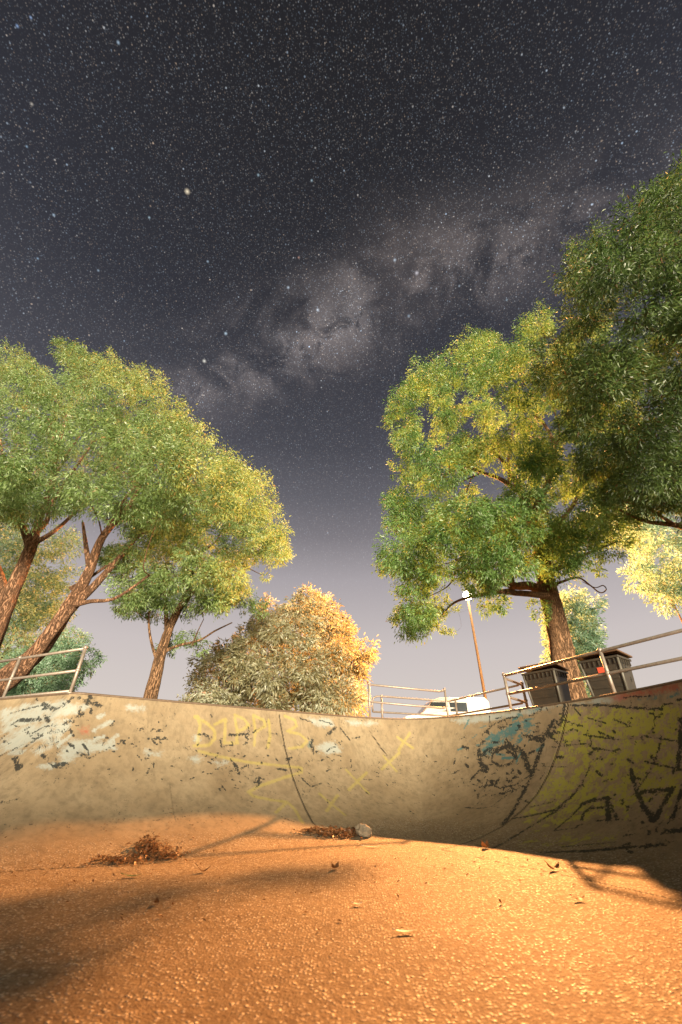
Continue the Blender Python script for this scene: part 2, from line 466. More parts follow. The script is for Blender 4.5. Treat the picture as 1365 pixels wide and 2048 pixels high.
# lip and deck slab outside the rim
lip = []
for ro, dz in ((.03, .0), (.05, 0.012), (.9, 0.012), (1.3, 0.010)):
    lip.append(np.stack([CEN[0] + (rr + ro) * np.cos(th), CEN[1] + (rr + ro) * np.sin(th), np.full(A, DECK + dz)], 1))
V = np.concatenate([V, np.stack(lip, 1)], 1)
K2 = V.shape[1]
verts = np.concatenate([[[CEN[0], CEN[1], 0.0]], V.reshape(-1, 3)])
idx = (np.arange(A * K2).reshape(A, K2) + 1)
nx = np.roll(idx, -1, 0)
quads = np.stack([idx[:, :-1], idx[:, 1:], nx[:, 1:], nx[:, :-1]], 2).reshape(-1, 4)
tris = np.stack([np.zeros(A, int), idx[:, 0], nx[:, 0]], 1)
wallm = np.concatenate([[0], np.clip((np.concatenate([Z, np.full((A, 4), DECK)], 1) - .02) / .25, 0, 1).ravel()])
bowl = np_mesh('skate_bowl', verts, [quads, tris], M['concrete'], smooth=True, attrs={'wall': wallm})
tag(bowl, 'tan concrete skate bowl with curved walls covered in worn graffiti', 'skate bowl', kind='structure')
bpy.context.view_layer.update()

def on_bowl(u, v):
    d = Vector(ray(u, v)).normalized()
    ok, loc, n, i = bowl.ray_cast(Vector((0, 0, CAMZ)), d)
    return np.array(loc) if ok else None

# ---- graffiti: spray strokes laid on the wall as paint masks
BV = verts
BLACK_W = 1.2
masks = {k: np.zeros(len(BV)) for k in ('paint_pale', 'paint_rose', 'paint_teal', 'paint_lime', 'paint_lemon', 'paint_black', 'joint')}
def stroke(layer, pix, width, gain=1.0, sub=6, close=False):
    """width = half width in metres"""
    pts = []
    pix = list(pix) + ([pix[0]] if close else [])
    for (a, b) in zip(pix[:-1], pix[1:]):
        for j in range(sub):
            t = j / sub; p = on_bowl(a[0] + (b[0] - a[0]) * t, a[1] + (b[1] - a[1]) * t)
            if p is not None: pts.append(p)
    p = on_bowl(*pix[-1])
    if p is not None: pts.append(p)
    if len(pts) < 2: return
    pts = np.array(pts); lo = pts.min(0) - 3 * width; hi = pts.max(0) + 3 * width
    sel = np.where(((BV >= lo) & (BV <= hi)).all(1))[0]
    if not len(sel): return
    d = np.full(len(sel), 1e9)
    for i in range(len(pts) - 1):
        if np.linalg.norm(pts[i + 1] - pts[i]) > 1e-4: d = np.minimum(d, seg_dist(BV[sel], pts[i], pts[i + 1]))
    val = np.clip(1.5 - d / width, 0, 1) * gain
    masks[layer][sel] = np.maximum(masks[layer][sel], val)
def patch(layer, poly, gain=1.0, feather=.12):
    c = [on_bowl(*p) for p in poly]
    c = np.array([x for x in c if x is not None])
    cx, cy = np.mean([p[0] for p in poly]), np.mean([p[1] for p in poly])
    # vertices whose sight-independent wall coordinates fall inside: use (arc, height) of the wall
    def wc(P): return np.stack([np.arctan2(P[:, 0] - CEN[0], P[:, 1] - CEN[1]) * 9.0, P[:, 2] * 1.35 + 0 * P[:, 0]], 1)
    dens = []
    n = len(poly)
    for i in range(n):
        a, b = poly[i], poly[(i + 1) % n]
        for j in range(8):
            t = j / 8; p = on_bowl(a[0] + (b[0] - a[0]) * t, a[1] + (b[1] - a[1]) * t)
            if p is not None: dens.append(p)
    Q = wc(np.array(dens)); lo = Q.min(0) - feather; hi = Q.max(0) + feather
    WV = wc(BV); sel = np.where(((WV >= lo) & (WV <= hi)).all(1) & (BV[:, 2] < DECK + .005))[0]
    P = WV[sel]; inside = np.zeros(len(sel), bool); d = np.full(len(sel), 1e9); m = len(Q)
    for i in range(m):
        a, b = Q[i], Q[(i + 1) % m]
        cond = (a[1] > P[:, 1]) != (b[1] > P[:, 1])
        xin = (b[0] - a[0]) * (P[:, 1] - a[1]) / (b[1] - a[1] + 1e-12) + a[0]
        inside ^= cond & (P[:, 0] < xin)
        if np.linalg.norm(b - a) > 1e-6: d = np.minimum(d, seg_dist(P, a, b))
    val = np.clip(.5 + np.where(inside, d, -d) / (2 * feather), 0, 1) * gain
    masks[layer][sel] = np.maximum(masks[layer][sel], val)

J = lambda pix, wd=.022: stroke('joint', pix, wd, 1.0, 8)
J([(559, 1429), (562, 1450), (566, 1470), (571, 1497), (577, 1521), (586, 1553), (597, 1584), (611, 1617), (626, 1645), (646, 1666)], .015)
J([(1136, 1408), (1131, 1440), (1122, 1480), (1111, 1515), (1096, 1550), (1073, 1590), (1045, 1620), (1005, 1653), (960, 1676), (920, 1690), (882, 1700)], .015)
J([(882, 1700), (960, 1717), (1060, 1737), (1160, 1757), (1260, 1779), (1364, 1803)], .018)
J([(740, 1463), (752, 1480), (764, 1498), (775, 1511)], .012)
stroke('joint', [(340, 1565), (345, 1600), (350, 1640)], .008, .30)
J([(455, 1712), (560, 1703), (650, 1697), (760, 1692)], .008)
J([(0, 1744), (90, 1738), (180, 1734), (300, 1728), (380, 1721), (450, 1713)], .012)
# old chips, scuffs and spatters of black paint scattered over the walls
for (u0, v0, su, sv, n, w0, w1, g) in ((300, 1490, 130, 30, 70, .012, .028, .9), (500, 1520, 90, 40, 60, .012, .03, .9), (90, 1470, 60, 40, 45, .015, .04, .9), (660, 1500, 40, 30, 30, .012, .03, .9),
                                       (810, 1560, 90, 50, 60, .010, .022, .8), (1015, 1500, 45, 40, 75, .02, .05, .95), (1010, 1560, 40, 25, 26, .015, .03, .9), (1240, 1500, 80, 60, 70, .015, .04, .85),
                                       (1100, 1450, 25, 25, 22, .02, .04, .9), (1290, 1640, 60, 30, 24, .02, .04, .85)):
    for _ in range(n):
        u = rng.normal(u0, su); v = rng.normal(v0, sv); a = rng.uniform(-.9, .9) if rng.random() < .7 else rng.uniform(0, 3.1); l = abs(rng.normal(0, 7)) + 2
        if v > 1700 or u < 2 or u > 1362: continue
        stroke('paint_black', [(u, v), (u + l * math.cos(a), v + l * math.sin(a))], rng.uniform(w0, w1), g, 2)
for _ in range(26):
    u = rng.normal(1005, 45); v = rng.normal(1475, 28); a = rng.uniform(-1.2, .2); l = rng.uniform(8, 26)
    stroke('paint_teal', [(u, v), (u + l * math.cos(a), v + l * math.sin(a))], rng.uniform(.02, .05), .95, 3)
for _ in range(34):
    u = rng.normal(110, 80); v = rng.normal(1460, 35); a = rng.uniform(-.8, .1); l = rng.uniform(10, 40)
    if u > 3: stroke('paint_pale', [(u, v), (u + l * math.cos(a), v + l * math.sin(a))], rng.uniform(.03, .08), .9, 3)
# yellow tag: letters, zigzag arrow and crosses
L = lambda pix, g=1.0, wd=.045: stroke('paint_lemon', pix, wd, g)
L([(395, 1433), (401, 1450), (395, 1490)]); L([(390, 1433), (414, 1446), (430, 1462), (430, 1478), (418, 1490), (388, 1492)])
L([(430, 1449), (452, 1438), (449, 1486)]); L([(449, 1486), (476, 1486)], .8)
L([(470, 1436), (475, 1460), (474, 1486)]); L([(470, 1430), (488, 1438), (498, 1450), (484, 1461), (474, 1462)])
L([(507, 1432), (511, 1460), (509, 1490)]); L([(510, 1432), (528, 1440), (531, 1452), (515, 1462)])
L([(538, 1440), (541, 1470), (536, 1495)])
L([(570, 1432), (590, 1440), (594, 1452), (575, 1463), (600, 1468), (615, 1482), (604, 1494), (578, 1497)])
L([(398, 1502), (440, 1513), (500, 1525), (560, 1531), (604, 1536), (604, 1544), (560, 1558), (520, 1572), (497, 1584), (508, 1593), (545, 1600), (575, 1604)])
L([(575, 1604), (552, 1625)]); L([(575, 1604), (590, 1618), (606, 1646)])
for (x1, y1, x2, y2, x3, y3, x4, y4) in ((640, 1588, 690, 1630, 676, 1590, 654, 1622), (693, 1540, 737, 1586, 734, 1545, 698, 1580),
                                         (768, 1512, 793, 1542, 799, 1506, 764, 1538), (795, 1474, 826, 1496, 820, 1466, 798, 1500)):
    L([(x1, y1), (x2, y2)]); L([(x3, y3), (x4, y4)])
# pale, rose and teal patches
for poly in ([(0, 1420), (60, 1405), (130, 1400), (190, 1412), (120, 1436), (60, 1450), (0, 1470)],
             [(0, 1480), (40, 1452), (110, 1440), (150, 1450), (90, 1480), (30, 1500), (0, 1510)],
             [(115, 1500), (150, 1478), (230, 1485), (235, 1500), (165, 1510), (150, 1526), (115, 1515)],
             [(60, 1500), (95, 1478), (108, 1482), (70, 1510)],
             [(375, 1515), (395, 1508), (412, 1520), (390, 1530)], [(425, 1524), (450, 1518), (458, 1530), (436, 1536)],
             [(250, 1408), (292, 1412), (290, 1422), (252, 1420)], [(290, 1500), (325, 1502), (322, 1514), (292, 1512)],
             [(615, 1436), (660, 1437), (672, 1452), (640, 1456), (625, 1448)], [(625, 1490), (670, 1480), (688, 1505), (650, 1512)],
             [(900, 1440), (960, 1426), (1040, 1412), (1110, 1402), (1130, 1412), (1050, 1432), (960, 1446), (920, 1450)],
             [(1130, 1412), (1190, 1398), (1240, 1388), (1250, 1396), (1220, 1407), (1140, 1412)],
             [(690, 1440), (730, 1442), (760, 1446), (740, 1452), (700, 1450)], [(385, 1470), (400, 1470), (402, 1485), (386, 1484)]):
    patch('paint_pale', poly, .95, .10)
patch('paint_rose', [(1215, 1392), (1290, 1376), (1365, 1362), (1365, 1382), (1290, 1394), (1225, 1404)], 1.0)
patch('paint_rose', [(146, 1455), (185, 1450), (180, 1468), (152, 1475)], .75)
patch('paint_teal', [(960, 1500), (980, 1470), (1010, 1452), (1050, 1440), (1080, 1445), (1050, 1462), (1010, 1480), (985, 1515), (965, 1520)], .85)
patch('paint_teal', [(1040, 1410), (1075, 1410), (1110, 1425), (1070, 1428)], .7)
patch('paint_teal', [(1260, 1398), (1340, 1386), (1364, 1378), (1364, 1392), (1300, 1404)], .8)
patch('paint_teal', [(612, 1484), (624, 1478), (632, 1490), (618, 1498)], .8)
# lime panel on the right wall
patch('paint_lime', [(1138, 1415), (1200, 1412), (1290, 1412), (1364, 1398), (1364, 1580), (1300, 1610), (1240, 1625), (1120, 1660), (1060, 1660),
                     (1040, 1630), (1075, 1590), (1105, 1530), (1125, 1470)], .80, .10)
for poly in ([(1120, 1430), (1290, 1420), (1364, 1405), (1364, 1470), (1250, 1480), (1120, 1490), (1105, 1470)],
             [(1060, 1620), (1095, 1560), (1108, 1545), (1080, 1610), (1062, 1640)], [(1140, 1545), (1180, 1535), (1165, 1560), (1135, 1562)],
             [(1220, 1560), (1262, 1550), (1258, 1640), (1230, 1600)], [(1325, 1560), (1364, 1500), (1364, 1560), (1330, 1650)],
             [(1180, 1590), (1150, 1620), (1120, 1650), (1130, 1620), (1160, 1595)], [(1040, 1680), (1100, 1672), (1240, 1668), (1230, 1682), (1080, 1690)]):
    patch('paint_lime', poly, 1.0, .10)
B = lambda pix, wd=.03, g=.95: stroke('paint_black', pix, wd * BLACK_W, g)
B([(1140, 1411), (1200, 1410), (1270, 1416), (1325, 1418)], .028); B([(1325, 1412), (1364, 1398)], .02)
for a, b in (((1175, 1436), (1212, 1446)), ((1228, 1439), (1262, 1452)), ((1170, 1470), (1240, 1480)), ((1198, 1464), (1228, 1477)),
             ((1186, 1496), (1232, 1503)), ((1086, 1532), (1135, 1534)), ((1285, 1471), (1364, 1484)), ((1290, 1523), (1364, 1540)),
             ((1120, 1438), (1165, 1452)), ((1100, 1494), (1172, 1488)), ((1060, 1614), (1105, 1604)), ((1108, 1662), (1155, 1655)),
             ((1180, 1534), (1164, 1568)), ((1336, 1648), (1348, 1625)), ((1250, 1395), (1300, 1392))):
    B([a, b], .022, .9)
B([(1323, 1470), (1318, 1500), (1302, 1540), (1280, 1572)], .02); B([(1308, 1420), (1310, 1455)], .015, .8)
B([(1164, 1568), (1140, 1597), (1110, 1620), (1060, 1632), (1028, 1637)], .035); B([(1130, 1612), (1070, 1648), (1010, 1685), (985, 1697)], .04, .8)
B([(1108, 1662), (1140, 1635), (1165, 1610)], .025); B([(1164, 1640), (1168, 1625), (1185, 1612)], .03)
B([(1165, 1608), (1185, 1601), (1215, 1596), (1216, 1620), (1218, 1640)], .05); B([(1185, 1616), (1205, 1615)], .03); B([(1155, 1652), (1165, 1648)], .03)
B([(1262, 1540), (1270, 1570), (1285, 1610), (1308, 1642)], .045); B([(1308, 1642), (1326, 1610), (1344, 1580)], .05)
B([(1274, 1585), (1310, 1582), (1345, 1578)], .05); B([(1300, 1602), (1312, 1590)], .03); B([(1216, 1596), (1236, 1640)], .03, .7)
B([(1364, 1440), (1358, 1530), (1348, 1545)], .05); B([(1364, 1580), (1345, 1640)], .03)
B([(1085, 1705), (1180, 1702), (1260, 1694), (1330, 1690)], .05, .9); B([(1100, 1696), (1230, 1684)], .02, .8); B([(1330, 1664), (1364, 1660)], .05)
# black and teal tangle left of the joint
for pix, wd in (([(965, 1470), (985, 1450), (1015, 1437), (1035, 1434)], .03), ([(958, 1518), (975, 1500), (1000, 1497), (1024, 1492)], .06),
                ([(1000, 1500), (1018, 1494), (1032, 1502), (1034, 1516), (1020, 1528), (1000, 1532), (984, 1522), (986, 1508), (1000, 1500)], .035),
                ([(958, 1500), (962, 1530), (975, 1540)], .06), ([(1035, 1495), (1050, 1510), (1058, 1540)], .07), ([(1045, 1470), (1080, 1478), (1110, 1465)], .05),
                ([(1108, 1440), (1092, 1470), (1080, 1505), (1065, 1545), (1048, 1585), (1022, 1630), (1006, 1648)], .055),
                ([(943, 1558), (960, 1540), (975, 1545)], .03), ([(960, 1575), (985, 1570), (1000, 1576), (1030, 1570), (1058, 1552)], .025),
                ([(975, 1560), (970, 1575)], .04), ([(1000, 1555), (990, 1572)], .035), ([(1005, 1588), (1022, 1575), (1028, 1578), (1015, 1585)], .02),
                ([(930, 1615), (960, 1617), (990, 1612)], .018), ([(985, 1612), (1015, 1590)], .018), ([(908, 1528), (912, 1515)], .03), ([(920, 1480), (932, 1472)], .02),
                ([(1130, 1405), (1128, 1430), (1120, 1450)], .05), ([(1095, 1405), (1075, 1425), (1060, 1432)], .025), ([(1010, 1440), (1016, 1452)], .02),
                ([(979, 1432), (980, 1452)], .018)):
    B(pix, wd, .92)
# old black scribbles at the left end
for pix, wd in (([(85, 1407), (110, 1420), (140, 1402), (145, 1397)], .045), ([(158, 1397), (180, 1404), (202, 1411)], .045), ([(22, 1450), (40, 1440), (70, 1440)], .04),
                ([(20, 1427), (60, 1416), (78, 1412)], .025), ([(128, 1448), (150, 1436), (168, 1428)], .03), ([(66, 1466), (90, 1453), (112, 1450)], .025),
                ([(42, 1505), (55, 1490), (85, 1470)], .035), ([(100, 1464), (128, 1460)], .025), ([(92, 1493), (116, 1484)], .025), ([(0, 1512), (25, 1500), (45, 1490)], .025),
                ([(32, 1515), (36, 1540)], .04), ([(152, 1508), (180, 1516), (215, 1498), (260, 1476)], .014), ([(155, 1506), (175, 1510)], .03), ([(115, 1528), (135, 1528)], .04),
                ([(0, 1480), (14, 1468)], .03), ([(305, 1479), (335, 1479)], .02), ([(0, 1605), (30, 1600)], .03), ([(396, 1468), (414, 1470)], .022), ([(460, 1470), (500, 1468)], .04),
                ([(470, 1530), (478, 1545)], .05), ([(517, 1565), (519, 1555)], .03), ([(555, 1537), (572, 1540)], .035), ([(655, 1470), (672, 1455)], .04), ([(600, 1436), (625, 1445)], .02),
                ([(638, 1440), (665, 1448)], .02), ([(598, 1550), (622, 1574), (645, 1566)], .02), ([(622, 1492), (626, 1480)], .04), ([(243, 1480), (250, 1488)], .03),
                ([(680, 1455), (700, 1480)], .03), ([(676, 1578), (680, 1582)], .02), ([(733, 1585), (737, 1588)], .02), ([(568, 1637), (588, 1643)], .016),
                ([(820, 1622), (826, 1626)], .03), ([(853, 1510), (855, 1514)], .02), ([(540, 1467), (555, 1468)], .02)):
    B(pix, wd, .88)
for k, a in masks.items():
    a_ = bowl.data.attributes.new(k, 'FLOAT', 'POINT'); a_.data.foreach_set('value', a.astype(np.float32))

# coping tube round the lip, coloured dark for the lip's thin shadow
cp = MB()
cpts = [Vector((CEN[0] + (r_ + .012) * math.cos(a), CEN[1] + (r_ + .012) * math.sin(a), DECK + .012)) for a, r_ in zip(th[::4], rr[::4])]
cp.tube(cpts + [cpts[0]], .028, 8, cap=False)
o = cp.build('coping', M['coping'], bowl, smooth=True)

# ground: park level all round the bowl
ga = np.linspace(0, 2 * np.pi, 160, endpoint=False); gr = np.interp(ga, np.mod(ang_e, 1e9), rad_e) if False else np.interp(ga, ang_e, rad_e)
rings = []
for k, (add, mul) in enumerate(((1.0, 1), (3, 1), (8, 1), (20, 1), (60, 1), (200, 1), (900, 1))):
    rings.append(np.stack([CEN[0] + (gr + add) * np.cos(ga), CEN[1] + (gr + add) * np.sin(ga), np.full(160, DECK + .002 + (0 if k == 0 else .0))], 1))
gv = np.stack(rings, 1); gi = np.arange(160 * 7).reshape(160, 7); gn = np.roll(gi, -1, 0)
ground = np_mesh('ground', gv.reshape(-1, 3), np.stack([gi[:, :-1], gi[:, 1:], gn[:, 1:], gn[:, :-1]], 2).reshape(-1, 4), M['grass'])
tag(ground, 'dry park grass around the bowl', 'ground', kind='structure')

# ------------------------------------------------------------------ trees
def bez(pts, n=6):
    """smooth polyline through 3D points with radii in the 4th column"""
    pts = [np.array(p, float) for p in pts]; out = []
    for i in range(len(pts) - 1):
        p0 = pts[max(i - 1, 0)]; p1 = pts[i]; p2 = pts[i + 1]; p3 = pts[min(i + 2, len(pts) - 1)]
        for j in range(n):
            t = j / n
            out.append(.5 * (2 * p1 + (p2 - p0) * t + (2 * p0 - 5 * p1 + 4 * p2 - p3) * t * t + (-p0 + 3 * p1 - 3 * p2 + p3) * t ** 3))
    out.append(pts[-1]); return np.array(out)

def in_poly(poly, x, y):
    ins = False; n = len(poly)
    for i in range(n):
        (x1, y1), (x2, y2) = poly[i], poly[(i + 1) % n]
        if (y1 > y) != (y2 > y) and x < (x2 - x1) * (y - y1) / (y2 - y1) + x1: ins = not ins
    return ins
def poly_d(poly, x, y):
    P = np.array([[x, y]], float)
    return min(seg_dist(P, np.array(poly[i], float), np.array(poly[(i + 1) % len(poly)], float))[0] for i in range(len(poly)))

def clumps_in(poly, y0, ry, spacing, rad_m, layers=(-1, -.3, .4, 1), holes=(), inset=.55, maxd=200.0):
    """clump centres inside a crown outline: the crown is as deep as it is wide, thin at its rim"""
    xs = [p[0] for p in poly]; ys = [p[1] for p in poly]
    pts = []; out = []
    tries = 0
    while tries < 9000:
        tries += 1
        u = rng.uniform(min(xs), max(xs)); v = rng.uniform(min(ys), max(ys))
        if not in_poly(poly, u, v): continue
        yc = y0(v) if callable(y0) else y0
        dep = yc * math.cos(PITCH) + 6 * math.sin(PITCH)
        rp = rad_m * FPX / dep
        e = poly_d(poly, u, v)
        if e < rp * inset: continue
        if any((u - a) ** 2 + (v - b) ** 2 < spacing ** 2 for a, b in pts): continue
        pts.append((u, v))
        q = min(1.0, (e - rp * inset * .5) / maxd); half = ry * math.sqrt(max(0.03, 1 - (1 - q) ** 2))
        hole = any((u - a) ** 2 + (v - b) ** 2 < c ** 2 for a, b, c in holes)
        for k in layers:
            if hole or (k < -.6 and e > 60 and rng.random() < .35): continue
            du, dv = rng.uniform(-.45, .45, 2) * spacing
            if not in_poly(poly, u + du, v + dv): du = dv = 0
            y = yc + half * k + rng.uniform(-.25, .25)
            out.append(np.append(at(u + du, v + dv, max(y, 2.0)), rad_m * rng.uniform(.6, 1.35)))
    return np.array(out)

def leaves(cl, per, L, Wd, droop=.55, up=0.0):
    """leaf-sized faces through each clump; returns verts, faces, tone"""
    n = (per * (cl[:, 3] / cl[:, 3].mean()) ** 2).astype(int)
    ci = np.repeat(np.arange(len(cl)), n); N = len(ci)
    C = cl[ci, :3]; r = cl[ci, 3]
    # sprigs: leaves gather round little shoots inside the clump
    NS = 26
    sh_dir = rng.normal(size=(len(cl), NS, 3)); sh_dir /= np.linalg.norm(sh_dir, axis=2, keepdims=True)
    sh_dir[:, :, 2] = sh_dir[:, :, 2] * .8 + .12
    sh_r = rng.uniform(.35, 1.0, (len(cl), NS)) ** .6
    si = rng.integers(0, NS, N)
    base = C + sh_dir[ci, si] * (sh_r[ci, si] * r)[:, None]
    pos = base + rng.normal(size=(N, 3)) * (.15 * r)[:, None]
    outw = sh_dir[ci, si] + rng.normal(size=(N, 3)) * .65
    outw[:, 2] -= droop
    outw /= np.linalg.norm(outw, axis=1, keepdims=True)
    sd = np.cross(outw, rng.normal(size=(N, 3))); sd /= np.linalg.norm(sd, axis=1, keepdims=True)
    nn = np.cross(outw, sd)
    l = (L * rng.uniform(.65, 1.3, N))[:, None]; wd = (Wd * rng.uniform(.7, 1.25, N))[:, None]
    tip = pos + outw * l; tip[:, 2] -= (l[:, 0] * .15)
    midp = pos + outw * l * .45
    a = midp + sd * wd * .5 + nn * wd * .18; b = midp - sd * wd * .5 + nn * wd * .18
    v = np.stack([pos, a, tip, b], 1).reshape(-1, 3)
    f = np.arange(N * 4).reshape(N, 4)
    ctone = rng.uniform(-.13, .13, len(cl)); stone_ = rng.uniform(-.15, .15, (len(cl), NS))
    tone = np.clip(.45 + ctone[ci] + stone_[ci, si] + rng.normal(0, .14, N), 0, .93)
    dry = rng.random(N) < .012; tone[dry] = 1.0
    return v, f, np.repeat(tone, 4)

def grow(limbs, cl, twig_r=.016, reach=3.2):
    """thin branches from the limbs to each clump, joining what has grown already"""
    nodes = np.concatenate([l[:, :3] for l in limbs]); nr = np.concatenate([l[:, 3] for l in limbs])
    tw = []
    d0 = np.array([np.min(np.linalg.norm(nodes - c[:3], axis=1)) for c in cl])
    for i in np.argsort(d0):
        c = cl[i, :3]
        dd = np.linalg.norm(nodes - c, axis=1) + np.maximum(0, nodes[:, 2] - c[2] + .2) * 1.2
        j = int(np.argmin(dd)); a = nodes[j]
        if np.linalg.norm(a - c) < .25 or np.linalg.norm(a - c) > reach * 2: continue
        r0 = min(nr[j] * .7, twig_r * (1.0 + .45 * np.linalg.norm(a - c)))
        m = (a + c) / 2 + rng.normal(size=3) * .12 * np.linalg.norm(a - c) + np.array([0, 0, -.06 * np.linalg.norm(a - c)])
        path = bez([np.append(a, r0), np.append(m, r0 * .75), np.append(c, max(.005, r0 * .4))], 3)
        tw.append(path)
        nodes = np.concatenate([nodes, path[1:, :3]]); nr = np.concatenate([nr, path[1:, 3]])
    return tw

def bark_tubes(paths, seg, rough=0.0):
    vs = []; fs = []; base = 0
    for p in paths:
        n = len(p); t = np.gradient(p[:, :3], axis=0); t /= np.linalg.norm(t, axis=1, keepdims=True) + 1e-9
        ref = np.array([0.31, .95, .05]) if abs(t[:, 2]).mean() > .6 else np.array([0, 0, 1.0])
        x = np.cross(t, ref); x /= np.linalg.norm(x, axis=1, keepdims=True) + 1e-9; y = np.cross(x, t)
        a = np.linspace(0, 2 * np.pi, seg, endpoint=False)
        rad_ = p[:, 3][:, None] * (1 + rough * (np.sin(a * 3 + p[:, 2:3] * 1.1) * .5 + np.sin(a * 5 - p[:, 2:3] * .7 + 1) * .5 + rng.normal(0, .35, (n, seg))))
        ring = p[:, None, :3] + (x[:, None, :] * np.cos(a)[None, :, None] + y[:, None, :] * np.sin(a)[None, :, None]) * rad_[:, :, None]
        vs.append(ring.reshape(-1, 3))
        ii = np.arange(n * seg).reshape(n, seg) + base; jj = np.roll(ii, -1, 1)
        fs.append(np.stack([ii[:-1], jj[:-1], jj[1:], ii[1:]], 2).reshape(-1, 4)); base += n * seg
    return np.concatenate(vs), np.concatenate(fs)

def tree(name, label, cat, base, limbs_px, crowns, leafmat, per, L, Wd, bark='bark', group=None, droop=.55, twig_r=.016, shrub=False):
    root = empty(name, tuple(base), label, cat, group)
    limbs = []
    for li in limbs_px:
        limbs.append(bez([np.append(np.asarray(p[:3], float), p[3]) for p in li], 7))
    cl = np.concatenate(crowns)
    tw = grow(limbs, cl, twig_r)
    b = np.array(base)
    v1, f1 = bark_tubes(limbs, 18, .07)
    v2, f2 = bark_tubes(tw, 6, 0) if tw else (np.zeros((0, 3)), np.zeros((0, 4), int))
    o = np_mesh('trunk', np.concatenate([v1, v2]) - b, np.concatenate([f1, f2 + len(v1)]), M[bark], True, root)
    v, f, tone = leaves(cl, per, L, Wd, droop)
    np_mesh('crown', v - b, f, M[leafmat], False, root, {'tone': tone})
    return root

def P(u, v, y, r): return tuple(at(u, v, y)) + (r,)

# --- the leaning gum on the left: two slanting stems, crown over the left third
bl = np.array([-11.2, 12.6, DECK])
crown_l1 = [(-260, 760), (-150, 690), (0, 682), (60, 690), (100, 702), (165, 696), (215, 710), (240, 735), (290, 757), (340, 785), (354, 830), (400, 850), (440, 885),
            (478, 915), (480, 950), (470, 985), (500, 1000), (470, 1060), (380, 1050), (330, 1085), (250, 1060), (200, 1050), (160, 1030), (110, 1020), (60, 1050), (0, 1060), (-160, 1050), (-280, 950)]
holes_l1 = [(150, 860, 36), (120, 1015, 22)]
c1 = clumps_in(crown_l1, 12.0, 4.0, 46, .70, (-.95, -.35, .35, .95), holes_l1, .5, 170)
l1 = [[tuple(bl) + (.42,), P(-30, 1395, 12.6, .34), P(20, 1350, 12.5, .29), P(80, 1300, 12.4, .25), P(140, 1210, 12.3, .20), P(175, 1150, 12.2, .16), P(205, 1075, 12.0, .12), P(260, 1010, 11.8, .08), P(300, 930, 11.4, .05)],
      [P(-10, 1385, 12.4, .24), P(45, 1340, 12.3, .22), P(95, 1275, 12.2, .19), P(140, 1220, 12.2, .15), P(190, 1170, 12.3, .12), P(235, 1120, 12.4, .09), P(270, 1080, 12.4, .06), P(330, 1030, 12.4, .04)],
      [P(140, 1213, 12.2, .09), P(180, 1203, 12.0, .065), P(232, 1196, 11.8, .045), P(300, 1150, 11.6, .03)],
      [P(140, 1178, 12.3, .07), P(190, 1148, 12.5, .05), P(250, 1105, 12.6, .035)],
      [P(180, 1142, 12.2, .10), P(172, 1090, 12.1, .07), P(166, 1045, 12.0, .04)],
      [tuple(bl + np.array([-.3, .2, 0])) + (.36,), P(-40, 1330, 12.8, .32), P(-8, 1260, 12.8, .27), P(25, 1180, 12.6, .22), P(62, 1095, 12.4, .18), P(75, 1050, 12.2, .13), P(98, 985, 12.0, .09), P(120, 880, 11.5, .06), P(135, 830, 11.2, .04)],
      [P(60, 1096, 12.4, .13), P(45, 1050, 12.4, .10), P(34, 1022, 12.4, .08), P(10, 930, 12.0, .06), P(0, 880, 11.6, .045)],
      [P(72, 1085, 12.4, .09), P(105, 1065, 12.4, .07), P(140, 1035, 12.5, .055), P(190, 980, 12.3, .04), P(240, 930, 12.0, .03)],
      [P(70, 1070, 12.3, .1), P(95, 1040, 12.2, .08), P(108, 1000, 12.0, .055), P(190, 880, 11.4, .035)],
      [P(-8, 1260, 12.8, .2), P(6, 1195, 12.9, .15), P(0, 1150, 13.0, .12), P(-40, 1050, 13, .08), P(-80, 900, 12.5, .05)],
      [P(108, 985, 12.0, .05), P(112, 900, 11.4, .04), P(95, 835, 11.2, .03)], [P(112, 950, 11.8, .05), P(160, 870, 11.3, .035), P(200, 835, 11, .025)],
      [P(205, 1075, 12, .06), P(260, 985, 11.6, .045), P(330, 930, 11.2, .03), P(400, 900, 11.0, .02)]]
tree('leaning_gum_tree', 'large leaning gum tree whose slanting stems rise behind the short pipe railing', 'tree', tuple(bl), l1, [c1], 'leaf_a', 760, .122, .035, 'bark_smooth', 'gum trees round the bowl')

